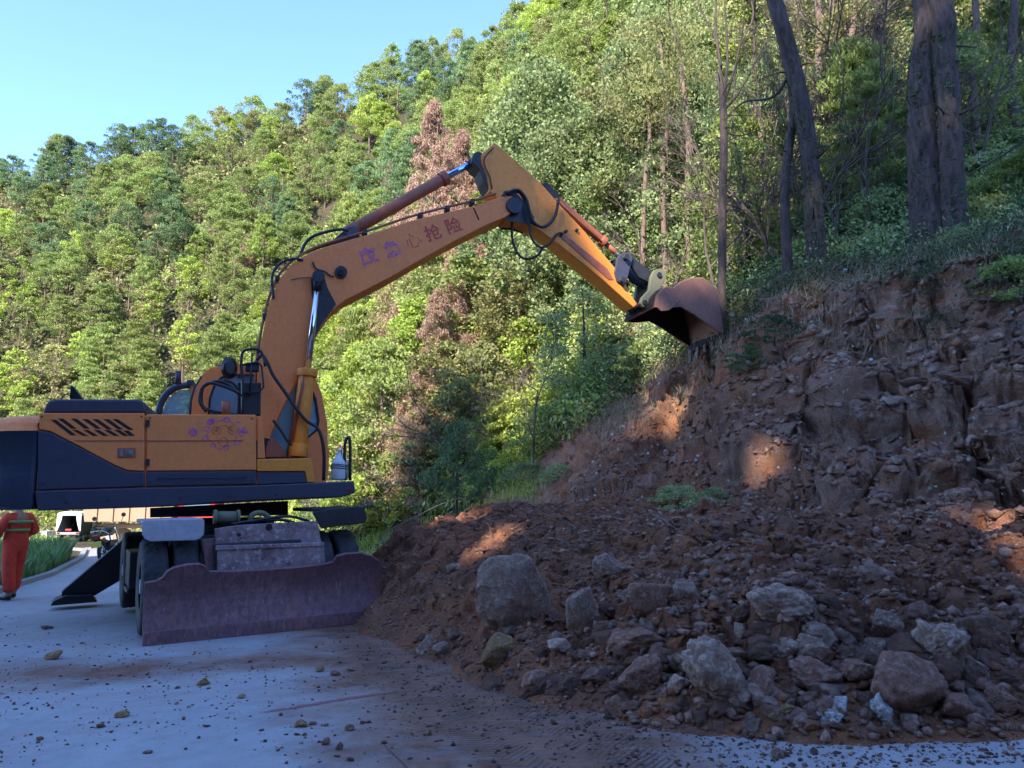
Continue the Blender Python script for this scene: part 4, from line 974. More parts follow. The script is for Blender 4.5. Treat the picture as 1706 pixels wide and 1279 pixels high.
def proto(name, kind, seed, mat, barkm, H=8, R=2.3, nc=62, per=120, leaf=.19, base=.3, tr=.14, nlimb=9):
    rng = np.random.RandomState(seed); root = empty(name)
    if kind == 'broad':
        th = rng.uniform(0, 2*math.pi, nc); zz = rng.uniform(0, 1, nc); prof = np.sin(np.clip(zz*.92+.10, 0, 1)*math.pi)**.6
        rr = R*prof*np.sqrt(rng.uniform(.25, 1, nc))*(1+.22*np.sin(th*2+seed)+.15*np.sin(th*3+seed*2))
        cs = np.stack([rr*np.cos(th), rr*np.sin(th), H*(base+(1-base)*zz)-.4], 1); rs = rng.uniform(.42, .85, nc)*R/2.3*(1.1-.35*zz)
        P, d = clumps(cs, rs, per, rng, .85); V, F = leaf_quads(P, leaf, rng, .6, up=d*.8)
    elif kind == 'pine':
        cs = []; 
        tiers = int(nc/6)
        for i in range(tiers):
            z = base+(1-base)*i/(tiers-1); rad = R*(1-((z-base)/(1-base))**1.6*.72)*rng.uniform(.75, 1.1)
            k = rng.randint(4, 7); a0 = rng.uniform(0, 6.28)
            for j in range(k):
                a = a0+6.28*j/k+rng.uniform(-.3, .3)
                for f in (1, .62): cs.append((rad*f*math.cos(a), rad*f*math.sin(a), H*z+rad*f*.14-.1+rng.normal()*.12))
        cs.append((0, 0, H*1.0)); cs = np.array(cs); rs = rng.uniform(.38, .72, len(cs))*R/2.2
        P, d = clumps(cs, rs, per, rng, .45, .3); V, F = leaf_quads(P, leaf*1.25, rng, .22, up=d*.5+np.array([0, 0, .7]))
    elif kind == 'column':     # climbing plants hanging over a tree
        th = rng.uniform(0, 2*math.pi, nc); zz = rng.uniform(0, 1, nc)**.8; rr = R*(1-.55*zz**2)*(.75+.25*np.sin(th*3+zz*5+seed))
        cs = np.stack([rr*np.cos(th), rr*np.sin(th), H*(.02+.95*zz)], 1); rs = rng.uniform(.35, .7, nc)*R/2
        P, d = clumps(cs, rs, per, rng, 1.25, .7); V, F = leaf_quads(P, leaf, rng, .8, up=d*.9)
    elif kind == 'deadpine':   # drooping feathery boughs round a bare stem
        zz = rng.uniform(0, 1, nc)**1.15; th = rng.uniform(0, 2*math.pi, nc); rr = R*(1-zz)**.75*rng.uniform(.25, 1.1, nc)*(1+.3*np.sin(zz*14+seed)*np.cos(th*2))
        cs = np.stack([rr*np.cos(th), rr*np.sin(th), H*(.08+.92*zz)-rr*.18], 1); rs = rng.uniform(.35, .75, nc)*(1.1-.6*zz)
        P, d = clumps(cs, rs, per, rng, 1.1, .1); V, F = leaf_quads(P, leaf, rng, .16, up=d*.5+np.array([0, 0, -.9]))
    elif kind == 'shrub':
        th = rng.uniform(0, 2*math.pi, nc); zz = rng.uniform(0, 1, nc); rr = R*np.sin(np.clip(zz*.8+.2, 0, 1)*math.pi)**.5*np.sqrt(rng.uniform(.05, 1, nc))
        cs = np.stack([rr*np.cos(th), rr*np.sin(th), H*zz*.9+.05], 1); rs = rng.uniform(.12, .3, nc)*R/1.0
        P, d = clumps(cs, rs, per, rng, .8, .3); V, F = leaf_quads(P, leaf, rng, .5, up=d*.6+np.array([0, 0, .3]))
    V = V.copy(); crown = npobj('crown' if kind != 'shrub' else 'foliage', V, F, mat, root)
    idx = rng.choice(len(cs), min(nlimb, len(cs)), replace=False)
    trunk_mb(H*.92 if kind != 'shrub' else H*.6, tr, rng, cs[idx], .05 if kind != 'shrub' else .1).build('trunk' if kind != 'shrub' else 'stem', barkm, root)
    return root
used_proto = set()
def place(pr, x, y, z, s=1, rz=0, label=None, cat=None, group=None, tilt=(0, 0)):
    first = pr.name not in used_proto
    if first: used_proto.add(pr.name); o = pr
    else: o = copy_tree(pr)
    o.location = (x, y, z); o.rotation_euler = (tilt[0], tilt[1], rz); o.scale = (s[0], s[0], s[1]) if hasattr(s, '__len__') else (s, s, s)
    for k in ('label', 'category', 'group'):
        if k in o: del o[k]
    tag(o, label, cat, group); return o
B1, B2 = M['bark'], M['bark2']
FAR = [proto('broadleaf_tree', 'broad', 1, L['green'], B2, 8, 2.5), proto('broadleaf_tree', 'broad', 2, L['green'], B2, 7.4, 2.2, 48), proto('broadleaf_tree', 'broad', 3, L['teal'], B2, 8, 2.4),
       proto('broadleaf_tree', 'broad', 4, L['olive'], B2, 7, 2.1), proto('broadleaf_tree', 'broad', 5, L['lime'], B2, 7.2, 2.3), proto('broadleaf_tree', 'broad', 6, L['dark'], B1, 8, 2.5)]
PINE = [proto('pine_tree', 'pine', 11, L['green'], B2, 9, 2.3, 66, 70, .30, .34), proto('pine_tree', 'pine', 12, L['teal'], B2, 9.5, 2.4, 72, 70, .30, .3), proto('pine_tree', 'pine', 13, L['lime'], B2, 8.6, 2.3, 60, 75, .30, .45)]
TALL = [proto('slender_tree', 'broad', 21, L['olive'], B2, 9.5, 1.9, 42, 75, .24, .50, .12), proto('slender_tree', 'broad', 22, L['lime'], B2, 9, 2.0, 44, 70, .24, .46, .11), proto('slender_tree', 'pine', 23, L['green'], B2, 10, 2.1, 54, 75, .27, .52, .12)]
DEAD = [proto('dead_pine', 'deadpine', 31, L['dead'], B2, 10, 2.6, 230, 200, .19, .1, .12, 40), proto('dead_pine', 'deadpine', 32, L['dead'], B2, 7.5, 2.1, 130, 150, .19, .1, .10, 40)]
VINE = [proto('vine_covered_tree', 'column', 41, L['vine'], B1, 8, 2.2, 130, 170, .115), proto('vine_covered_tree', 'column', 42, L['vine'], B1, 6, 2.0, 110, 160, .115)]
NEAR = [proto('woodland_tree', 'broad', 51, L['green'], B1, 8, 2.1, 75, 110, .135, .22, .1, 16), proto('woodland_tree', 'broad', 52, L['vine'], B1, 7.5, 2.0, 75, 110, .13, .15, .1, 16), proto('woodland_tree', 'broad', 53, L['olive'], B1, 8.5, 2.0, 70, 105, .13, .25, .1, 16),
        proto('woodland_tree', 'broad', 54, L['lime'], B1, 7, 1.8, 65, 100, .13, .2, .09, 16), proto('woodland_tree', 'broad', 55, L['dark'], B1, 8, 2.2, 80, 110, .13, .15, .1, 16)]
NPINE = [proto('young_pine', 'pine', 61, L['lime'], B1, 6.5, 1.8, 72, 150, .17, .25, .09), proto('young_pine', 'pine', 62, L['green'], B1, 6, 1.7, 66, 150, .17, .2, .09)]
SH = [proto('shrub', 'shrub', 71, L['green'], B1, 1.5, 1.0, 60, 60, .09, tr=.03), proto('shrub', 'shrub', 72, L['lime'], B1, 1.4, 1.0, 55, 60, .09, tr=.03), proto('shrub', 'shrub', 73, L['dark'], B1, 1.3, 1.0, 60, 65, .075, tr=.03),
      proto('shrub', 'shrub', 74, L['vine'], B1, 1.2, 1.1, 60, 60, .08, tr=.03), proto('shrub', 'shrub', 75, L['straw'], B1, 1.4, 1.0, 50, 60, .08, tr=.03)]
def grass_tuft_mesh(seed, n=220, h=.9, mat=None, spread=.25, droop=.8, wd=.012):
    rng = np.random.RandomState(seed); Vs = []; Fs = []; b = 0
    for i in range(n):
        a = rng.uniform(0, 6.28); l = h*rng.uniform(.5, 1.15); o = rng.normal(size=2)*spread*.35; d = np.array([math.cos(a), math.sin(a)]); sd = np.array([-d[1], d[0]])*wd*rng.uniform(.6, 1.3); dr = droop*rng.uniform(.5, 1.3)
        for k in range(5):
            t = k/4; r = l*.75*t*(.3+.7*dr*t); z = l*(t*.95-.62*dr*t*t); w = (1-t*.92)
            for sgn in (-1, 1): Vs.append((o[0]+d[0]*r+sd[0]*w*sgn, o[1]+d[1]*r+sd[1]*w*sgn, z))
        Fs += [(b+2*k, b+2*k+1, b+2*k+3, b+2*k+2) for k in range(4)]; b += 10
    return np.array(Vs), np.array(Fs)
TUFTS = []
for k, (n, h, mt, dr) in enumerate(((260, .95, L['grass'], 1.0), (220, .7, L['straw'], .8), (300, 1.1, L['dark'], 1.15))):
    V, F = grass_tuft_mesh(80+k, n, h, droop=dr); TUFTS.append(npobj('grass_tuft', V, F, mt))

R_ = random.Random(12)
_sp = lambda x, y: polydist(np.array([float(x)]), np.array([float(y)]), FOOT)
def px_of(x, y, z):
    v = Vector((x, y, z))-CAM; f = v.dot(_F); return 853+v.dot(_R)/f*FPX, 639.5-v.dot(_U)/f*FPX
def ground_z(x, y): return float(drop(np.array([float(x)]), np.array([float(y)]), surf(np.array([x]), np.array([y])))[0])
# --- the forest on the far slope
cand = []
yy = 17.0
while yy < 112:
    st = 2.1+.007*yy; xx = -80.0
    while xx < 45:
        x = xx+R_.uniform(-.42, .42)*st; y = yy+R_.uniform(-.42, .42)*st; xx += st
        px = 853+x/y*FPX*1.0
        if -90 < px < 1560 and not (px > 900 and y < 27): cand.append((x, y))
    yy += st*.93
cx = np.array([c[0] for c in cand]); cy = np.array([c[1] for c in cand]); cs_, cp_ = polydist(cx, cy, FOOT); cz = surf(cx, cy)
crd = np.interp(cp_, np.arange(len(FOOT)), RIDGE)
keep = [(cx[i], cy[i], cz[i], cs_[i]) for i in range(len(cand)) if cs_[i]-bandw(cp_[i]) > .5 and cs_[i] < crd[i]+1.5]
# leave out the ones lost behind the slope or above the picture
keep = [k for k in keep if px_of(k[0], k[1], k[2]+1)[1] > -60]
R_.shuffle(keep); keep.sort(key=lambda k: math.hypot(k[0], k[1]))
GL = {0: 'leafy mid green tree in the dense wood on the sunlit hillside', 2: 'blue green tree in the dense wood on the far hillside', 3: 'olive brown tree in the dense wood on the sunlit hillside', 4: 'bright yellow green tree in the dense wood on the sunlit hillside', 5: 'darkest green tree in the dense wood on the hillside'}
nb = 0
for (x, y, z, s) in keep:
    px, py = px_of(x, y, z+4); rz = R_.uniform(0, 6.28); sc = R_.uniform(.52, .80); hs = R_.uniform(.56, .70); u = R_.random()
    if y < 20 and px > 560: sc *= .55; hs *= .5
    if s < 14 and px < 380:
        k = R_.choice([0, 1, 2, 2]); place(TALL[k], x, y, z-.2, (sc, hs), rz, ('olive leaved', 'yellow green', 'feathery green')[k]+' tree with a bare slender trunk at the foot of the wooded hill', 'tree', 'slender trees along the foot of the hill'); continue
    if u < .12:
        k = R_.choice([0, 0, 1, 2]); place(PINE[k], x, y, z-.3, (sc, hs), rz, ('mid green', 'blue green', 'yellow green')[k]+' pine tree in the dense wood on the hillside', 'pine tree', 'pine trees on the hillside')
    else:
        if px < 330 and py < 420: k = R_.choice([2, 2, 0, 0, 5])
        elif py > 420: k = R_.choice([4, 3, 4, 0, 0])
        else: k = R_.choice([0, 1, 0, 1, 0, 3, 4, 0, 1, 2])
        place(FAR[k], x, y, z-.3, (sc, hs), rz, GL[0 if k == 1 else k], 'tree', 'leafy trees on the hillside')
    nb += 1
print('FOREST', len(keep), flush=True)
def place_px(pr, px, py, label, cat, group=None, hpx=None, s=None, dy=0, sx=None, H=None, rz=None, Y=None):
    p = hit(px, py) if Y is None else at(px, py, Y)
    if s is None: s = hpx*p.y/FPX/H
    return place(pr, p.x, p.y, p.z-.06, ((sx or s), s), R_.uniform(0, 6.28) if rz is None else rz, label, cat, group)
# dead brown pines
place_px(DEAD[0], 712, 452, 'large dead pine with pinkish brown needles behind the raised boom', 'dead pine', s=1, Y=33).location.z = at(712, 470, 36).z
bz = lambda px, Y: ground_z(at(px, 700, Y).x, Y)
for px, Y, s_, k, lab in ((715, 33, 1.0, 0, None), (745, 27, .62, 1, 'small dead pine with pinkish needles just under the boom head'), (690, 24, .55, 1, 'low dead pine with pale pink needles below the middle of the boom'), (205, 84, .8, 1, 'rust brown dead tree high on the far left hillside'), (60, 92, .9, 1, 'greyish brown dead tree on the leftmost hilltop'), (640, 55, .55, 1, 'thin reddish dead tree below the skyline left of the big dead pine'), (565, 40, .55, 1, 'small pinkish dead tree beyond the hoses of the boom'), (395, 60, .45, 1, 'small brown dead tree in the middle of the green slope')):
    P = at(px, 700, Y)
    if lab is None: DEAD[0].location = (P.x, Y, ground_z(P.x, Y)-.3); DEAD[0].scale = (1.0, 1.0, 1.15); continue
    place(DEAD[k], P.x, Y, ground_z(P.x, Y)+.5, s_, R_.uniform(0, 6), lab, 'dead tree')
for px, Y, s_, k, lab in ((765, 31, .85, 0, 'dead pink needled pine right of the largest one, behind the boom head'), (672, 30, .7, 1, 'dead pale pine left of the largest one, under the arm cylinder'), (725, 25.5, .6, 0, 'dead pale brown pine below the largest one'), (775, 25, .45, 1, 'small dead pine with reddish needles in the middle of the sunlit slope'), (800, 28, .6, 1, 'dead pale pine above the sunlit slope behind the hoses of the arm')):
    P = at(px, 700, Y); place(DEAD[k], P.x, Y, ground_z(P.x, Y)-.2, s_, R_.uniform(0, 6), lab, 'dead tree')
# vine-draped trees by the skyline at the right and below
VL = (('tall tree smothered in climbing plants against the sky at the top centre', 905, 27, 1.15, 0), ('round vine covered tree left of the tallest draped tree', 862, 31, .9, 1), ('vine covered tree right behind the tip of the raised arm', 960, 24.5, .95, 0),
      ('low vine covered tree beyond the arm cylinder', 800, 34, .9, 1), ('vine draped tree below the dark gap at the top centre', 1010, 26, 1.0, 1), ('vine draped tree left of the thin forked trunk', 1080, 23, .95, 0), ('vine draped tree behind the thin forked trunk', 1150, 25, 1.0, 0))
for lab, px, Y, s_, k in VL:
    P = at(px, 700, Y); place(VINE[k], P.x, Y, ground_z(P.x, Y)-.3, s_, R_.uniform(0, 6), lab, 'tree')
# --- woods above the right-hand bank
NW = (('mid green', 0), ('grey green', 1), ('olive', 2), ('yellow green', 3), ('dark green', 4))
n = 0
for i in range(400):
    Y = R_.uniform(15.5, 36); px = R_.uniform(960, 1880); P = at(px, 700, Y); s_, p_ = _sp(P.x, Y); s_ = s_-bandw(p_)
    if s_[0] < 1.3: continue
    if any(math.hypot(P.x-a, Y-b) < 1.9 for a, b in placed) if i and n else False: continue
    if not n: placed = []
    placed.append((P.x, Y)); n += 1
    if px < 1250: k = R_.choice([3, 2, 1, 0, 3, 1])
    elif px < 1520: k = R_.choice([2, 0, 4, 2])
    else: k = R_.choice([0, 4, 0, 2])
    z = ground_z(P.x, Y)-.4; sc = R_.uniform(.6, 1.05)*(.8 if Y < 19 else 1)
    if R_.random() < .22: kk = 0 if k in (3, 2) else 1; place(NPINE[kk], P.x, Y, z, sc, R_.uniform(0, 6), ('yellow green', 'green')[kk]+' young pine with long soft needles in the wood above the bank', 'pine tree', 'young pines above the bank')
    else: place(NEAR[k], P.x, Y, z, (sc, sc*R_.uniform(.8, 1.15)), R_.uniform(0, 6), NW[k][0]+' small leaved tree in the wood above the cut bank', 'tree', 'small trees above the cut bank')
    if n >= 80: break
# trunks in the wood
def px_trunk(name, path, r0, r1, base_px, Y, mat, label, cat='tree', branches=(), ext=4.0, crown=None):
    """a trunk traced through photo pixels at one distance, rooted in the terrain, going on above the picture"""
    pts = [at(a, b, Y) for a, b in path]; g = ground_z(pts[0].x, Y); pts[0] = Vector((pts[0].x, Y, min(pts[0].z, g)-.3))
    d = (pts[-1]-pts[-2]).normalized(); top = pts[-1]+Vector((d.x*.4, .3, 1)).normalized()*ext; pts.append(top); full = catmull(pts, 5)
    root = empty(name, pts[0]); tag(root, label, cat)
    # bark relief on a finely divided tube
    N = len(full); q = MB(); loc = [p-pts[0] for p in full]
    nn, K = (64 if r0 > .1 else 20), (10 if r0 > .1 else 3); lp = np.array([list(v) for v in loc]); u = np.linspace(0, N-1, (N-1)*K+1); ctr = np.stack([np.interp(u, np.arange(N), lp[:, j]) for j in range(3)], 1)
    an = np.linspace(0, 2*math.pi, nn, endpoint=False); hgt_ = ctr[:, 2]-ctr[0, 2]; rad = r0+(r1-r0)*u/(N-1); rad = rad*(1+.55*np.exp(-np.clip(hgt_-.3, 0, 9)/.28))
    A3 = np.stack([np.cos(an)[None]*3.2+0*u[:, None], np.sin(an)[None]*3.2+0*u[:, None], (hgt_*1.7)[:, None]+0*an[None]], -1)+float(base_px+Y+r0*50)
    A3[..., 0] += .25*np.sin(hgt_*2.1)[:, None]; rel = fbm(A3, 4, 1.0, .6, ridged=True); lob = fbm(A3*np.array([.33, .33, .12]), 2)
    R2 = rad[:, None]*(1+.10*rel+.12*lob); Vt = ctr[:, None]+np.stack([np.cos(an)[None]*R2, np.sin(an)[None]*R2, 0*R2], -1); m_ = len(u)
    i_ = np.arange(m_*nn).reshape(m_, nn); Ft = np.stack([i_[:-1], np.roll(i_[:-1], -1, 1), np.roll(i_[1:], -1, 1), i_[1:]], -1).reshape(-1, 4)
    t = npobj('trunk', Vt.reshape(-1, 3), Ft, mat, root, True)
    rg = random.Random(int(path[0][0])); 
    for k_ in range(5 if r0 > .06 else 2):       # snags and dead side twigs
        i = rg.randrange(3, N-2); a_ = rg.uniform(0, 6.28); d_ = Vector((math.cos(a_), math.sin(a_), rg.uniform(-.2, .5))); l = rg.uniform(.25, .9); b0 = loc[i]; q = MB(); q.tube([b0, b0+d_*l*.5+Vector((0, 0, .03)), b0+d_*l+Vector((0, 0, rg.uniform(-.15, .1)))], [r0*.16, r0*.04], 5); q.build('branch', mat, root)
    if r0 > .14:                                # ivy climbing up the bark
        rs_ = np.random.RandomState(int(r0*1000)); n_ = 900; k_ = rs_.randint(0, m_*6//10, n_); a_ = rs_.normal(2.2*math.pi/2+.7*np.sin(hgt_[k_]*1.1), .8, n_); Pv = ctr[k_]+np.stack([np.cos(a_), np.sin(a_), 0*a_], 1)*(rad[k_]*1.12)[:, None]
        Vv, Fv = leaf_quads(Pv, .06, rs_, .8); npobj('ivy', Vv, Fv, L['dark'], root)
    for bpth, br in branches:
        q = MB(); P = catmull([at(a, b, Y+dd)-pts[0] for a, b, dd in bpth], 5); q.tube(P, [br, br*.3], 6); q.build('branch', mat, root)
    return root, loc
ROOTS = []
def crown_on(root, top, seed, mat, R=2.6, nc=40, per=90, leaf=.16):
    rng = np.random.RandomState(seed); th = rng.uniform(0, 6.28, nc); rr = R*np.sqrt(rng.uniform(.05, 1, nc)); cs = np.stack([top.x+rr*np.cos(th), top.y+rr*np.sin(th), top.z+rng.uniform(-1.2, 1.0, nc)], 1)
    P, d = clumps(cs, rng.uniform(.4, .8, nc), per, rng, .5, .3); V, F = leaf_quads(P, leaf, rng, .25, up=d*.5+np.array([0, 0, .6])); npobj('crown', V, F, mat, root)
r_, l_ = px_trunk('pine_tree', [(1540, 310), (1538, 220), (1540, 110), (1543, 0)], .25, .19, 0, 12.6, M['bark'], 'thick dark pine trunk, left one of the joined pair above the bank', 'pine tree'); crown_on(r_, l_[-1], 1, L['dark'])
r_, l_ = px_trunk('pine_tree', [(1578, 300), (1580, 200), (1572, 90), (1566, 0)], .18, .14, 0, 12.3, M['bark'], 'thick dark pine trunk, right one of the joined pair above the bank', 'pine tree'); crown_on(r_, l_[-1], 2, L['green'])
r_, l_ = px_trunk('pine_tree', [(1358, 395), (1352, 300), (1340, 200), (1318, 100), (1290, 0)], .15, .12, 0, 13.6, M['bark'], 'dark pine trunk leaning left above the middle of the bank', 'pine tree', branches=[([(1322, 110, 0), (1290, 160, .2), (1240, 170, .5), (1205, 200, .6)], .035)]); crown_on(r_, l_[-1], 3, L['dark'])
r_, l_ = px_trunk('slender_tree', [(1310, 405), (1307, 330), (1315, 240), (1322, 180)], .085, .06, 0, 13.9, M['bark'], 'slim straight trunk just left of the leaning pine', 'tree', ext=2)
r_, l_ = px_trunk('slender_tree', [(1196, 470), (1204, 330), (1206, 220), (1203, 160)], .075, .05, 0, 14.4, M['bark'], 'thin dark trunk forking into several stems left of the leaning pine', 'tree', ext=.6,
    branches=[([(1204, 190, 0), (1200, 110, .1), (1192, 40, .2), (1196, -30, .3)], .045), ([(1205, 180, 0), (1212, 90, -.1), (1206, -10, -.2)], .04), ([(1205, 185, 0), (1230, 155, .1), (1265, 90, .3), (1280, 60, .4)], .03), ([(1202, 110, 0), (1190, 60, .2), (1165, 10, .3), (1160, -30, .4)], .025), ([(1206, 175, 0), (1225, 110, -.2), (1240, 30, -.4), (1236, -20, -.5)], .025), ([(1204, 240, 0), (1170, 215, .2), (1130, 205, .3)], .014), ([(1206, 220, 0), (1240, 225, .1), (1290, 205, .3)], .018)])
for lab, pth, r0, Y, mt in (('reddish lit trunk right of the leaning pine', [(1357, 230), (1362, 170), (1366, 60), (1362, 0)], .11, 19, B2), ('grey brown trunk beyond the leaning pine', [(1385, 190), (1380, 120), (1386, 0)], .09, 20, B2), ('pale crooked trunk halfway between the leaning pine and the pair', [(1442, 180), (1432, 120), (1420, 70), (1425, 0)], .10, 18.5, B2),
    ('dark trunk left of the joined pair of pines', [(1470, 190), (1466, 110), (1462, 0)], .13, 17.5, B1), ('thin brown trunk between two others left of the joined pair', [(1412, 200), (1412, 110), (1405, 0)], .08, 21, B2), ('sunlit trunk right of the joined pair of pines', [(1627, 240), (1622, 150), (1626, 60), (1624, 0)], .09, 17, B2),
    ('slim trunk near the upper right corner', [(1690, 220), (1684, 110), (1690, 0)], .10, 16, B1), ('short reddish trunk behind the thin forked trunk', [(1272, 350), (1270, 290), (1268, 230)], .07, 17.5, B2), ('pinkish trunk among the leaves above the bucket', [(1150, 420), (1146, 330), (1148, 250), (1140, 160)], .09, 19, B2), ('slim brown trunk left of the thin forked trunk', [(1108, 400), (1104, 300), (1112, 210), (1106, 120)], .07, 20, B2), ('leaning brown trunk behind the bucket cylinder', [(1060, 380), (1075, 300), (1082, 230)], .06, 20, B2)):
    r_, l_ = px_trunk('tree', pth, r0, r0*.6, 0, Y, mt, lab, 'tree', ext=1.2)
    if pth[-1][1] > 60: crown_on(r_, l_[-1], int(Y*10), L['olive'] if Y > 18 else L['vine'], 1.5, 34, 100, .12)
# bare twiggy thicket
def bare_proto(seed, H=5):
    rng = random.Random(seed); q = MB()
    def grow(p, d, l, r, lv):
        pts = [p]; 
        for i in range(4): d = (d+Vector((rng.gauss(0, .16), rng.gauss(0, .16), rng.gauss(0, .1)))).normalized(); pts.append(pts[-1]+d*l/4)
        q.tube(pts, [r, r*.45], 5 if lv else 6, False)
        if lv < 4:
            for k in range(rng.randint(3, 5)):
                t = rng.uniform(.3, 1); i = min(3, int(t*4)); b = pts[i].lerp(pts[i+1], t*4-i); nd = (d+Vector((rng.gauss(0, .7), rng.gauss(0, .7), rng.gauss(0, .4)))).normalized(); grow(b, nd, l*rng.uniform(.45, .7), r*.5, lv+1)
    grow(Vector((0, 0, -.2)), Vector((0, 0, 1)), H*.6, .05, 0); return q
BARE = []
for k in range(3): o = empty('bare_tree'); bare_proto(90+k).build('branches', M['twig'], o); BARE.append(o)
for i, (px, Y, s_) in enumerate(((1345, 18, 1.2), (1375, 17, 1.0), (1400, 19, 1.3), (1430, 17.5, 1.1), (1455, 18.5, 1.2), (1482, 17, 1.1), (1500, 19, 1.3), (1390, 21, 1.4), (1445, 21.5, 1.4), (1300, 17.5, 1.0), (1250, 16.5, 1.1), (1170, 17, 1.1), (1110, 18, 1.1), (1220, 15.5, .9), (1330, 15.5, .9), (1420, 15, .8), (1480, 15, .9), (1640, 14.5, .8), (1680, 15, 1), (1280, 16, .9), (1360, 16, 1.0), (1620, 16.5, 1.0), (840, 22, .8), (700, 26, .9), (610, 26, .9), (890, 20, .8), (780, 23, .9))):
    P = at(px, 700, Y); place(BARE[i % 3], P.x, Y, ground_z(P.x, Y)-.1, s_, R_.uniform(0, 6), 'leafless tangle of brown twigs between the trees of the wood', 'bare tree', 'bare twiggy trees')
# --- shrubs at the foot of the hill and on the bank edge
def shrubs(n, pxr, yr, ks, sr, lab, group, smin=.2, smax=8):
    c = 0
    for i in range(n*6):
        Y = R_.uniform(*yr); px = R_.uniform(*pxr); P = at(px, 700, Y); s_, p_ = _sp(P.x, Y); s_ = s_-bandw(p_)
        if not (smin < s_[0] < smax): continue
        k = R_.choice(ks); sc = R_.uniform(*sr); place(SH[k], P.x, Y, ground_z(P.x, Y)-.1, (sc*1.1, sc), R_.uniform(0, 6), ('mid green', 'yellow green', 'dark green', 'grey green', 'straw coloured')[k]+' '+lab, 'shrub', group); c += 1
        if c >= n: return
shrubs(75, (560, 920), (17, 30), [0, 1, 1, 3, 4, 0], (.7, 1.5), 'bush on the sunlit slope between excavator and bank', 'bushes on the sunlit slope', .2, 9)
shrubs(40, (560, 900), (22, 40), [1, 1, 3, 4, 0], (.9, 1.8), 'bush higher on the sunlit slope below the dead pines', 'bushes below the dead pines', 7, 20)
shrubs(28, (-40, 420), (36, 60), [1, 4, 0, 4, 3], (.8, 1.6), 'bush at the foot of the far hill behind the excavator', 'bushes at the foot of the far hill', .5, 9)
shrubs(55, (1000, 1800), (12, 20), [2, 3, 0, 2], (.5, 1.0), 'bush in the shady undergrowth above the cut', 'shady bushes above the cut', .9, 6)
shrubs(24, (900, 1250), (14, 19), [0, 2, 3], (.6, 1.1), 'bush crowding the bank edge behind the bucket', 'bushes on the bank edge', .2, 3)
place_px(SH[2], 762, 838, 'round dark shrub on a single stem behind the earth heap', 'shrub', s=1.25, sx=.85, Y=15.6).location.z = at(762, 838, 15.6).z
for px, py, s_, lab in ((815, 810, .7, 'low dark bush right of the round shrub behind the heap'), (880, 812, .55, 'low grey bush at the foot of the cut slope'), (930, 800, .35, 'small grey bush lying on the foot of the cut slope'), (1250, 615, .35, 'dark bush clinging to the cut face right of the bucket'), (1290, 570, .4, 'small dark bush higher on the cut face right of the bucket'), (1695, 500, .45, 'bright green bush at the right edge of the picture on the bank'),
    (1130, 845, .30, 'low plants on the debris below the middle of the cut'), (1190, 835, .22, 'tiny green plant on the debris below the cut'), (965, 560, .9, 'dark leafy bush on the bank shoulder left of the bucket'), (1000, 500, .8, 'dark leafy bush above the grass by the bucket'), (940, 640, .7, 'dark leafy bush low on the bank shoulder')):
    place_px(SH[0 if 'bright' in lab else 2 if 'dark' in lab else 3], px, py, lab, 'shrub', s=s_, sx=s_*1.3)
for i, (px, py, s_, k) in enumerate(((950, 600, .9, 2), (975, 592, .9, 2), (1000, 585, .85, 2), (1025, 580, .8, 2), (935, 625, .8, 0), (1045, 575, .7, 0), (915, 660, .7, 2), (830, 820, .7, 0), (850, 815, .6, 0), (800, 828, .6, 0), (1640, 215, .6, 0), (1670, 250, .7, 0), (1700, 290, .7, 0), (1650, 300, .6, 1), (1460, 330, .5, 1), (1520, 340, .5, 1), (1600, 330, .5, 1), (1400, 380, .5, 0), (1350, 410, .5, 1), (1290, 440, .5, 0), (1250, 470, .5, 2), (1230, 500, .5, 2), (1560, 370, .5, 1), (1490, 390, .5, 1), (1430, 400, .5, 0), (1690, 340, .6, 1), (1640, 380, .5, 1))):
    p = hit(px, py); o = TUFTS[k]
    if i >= 3 and k != 1 and k != 0 or 'label' in o: o = o.copy(); C.objects.link(o)
    o.location = p+Vector((0, -.05, .02)); o.rotation_euler = (R_.uniform(.0, .3), 0, R_.uniform(0, 6)); o.scale = (s_,)*3
    tag(o, ('green grass tuft on the wooded bank' if k == 0 else 'dry straw coloured grass tuft on the bank edge' if k == 1 else 'long dark grass tuft drooping over the bank edge'), 'grass tuft', 'grass tufts on the bank')
for o in TUFTS:
    if 'label' not in o: o.location = hit(900, 690); tag(o, 'long dark grass tuft drooping over the bank edge', 'grass tuft', 'grass tufts on the bank')

for px, py, s_, lab in ((1215, 540, .38, 'dark bush at the edge of the cut just right of the bucket'), (1262, 500, .42, 'grey green bush on the lip of the cut right of the bucket'), (1330, 455, .4, 'dark bush on the lip above the middle of the cut'), (1075, 600, .32, 'dark bush on the left shoulder of the cut under the bucket'), (1010, 660, .35, 'grey green bush on the left edge of the bare slope'), (960, 700, .38, 'dark bush low on the left edge of the bare slope'), (1600, 420, .35, 'grey green bush on the lip of the cut at the right')):
    place_px(SH[2 if 'dark' in lab else 3], px, py, lab, 'shrub', s=s_, sx=s_*1.3)
# climbing stems hanging between the trees
for i, (px, Y, y0, y1) in enumerate(((1235, 15.5, -40, 330), (1262, 16, -40, 380), (1400, 15.5, -40, 250), (1475, 15, -40, 300), (1120, 17, -40, 280), (1338, 15, -30, 360), (1655, 14, -40, 230), (1000, 19, -60, 200))):
    pts = [at(px+R_.uniform(-14, 14)+10*math.sin(k*1.3+i), y0+(y1-y0)*k/6, Y+R_.uniform(-.2, .2)) for k in range(7)]; o0 = pts[0].copy(); q = MB(); q.tube(catmull([p_-o0 for p_ in pts], 6), [.022, .012], 6)
    o = q.build('liana', M['bark']); o.location = o0; tag(o, 'thin dark liana hanging down among the trees above the cut', 'liana', 'lianas in the wood')
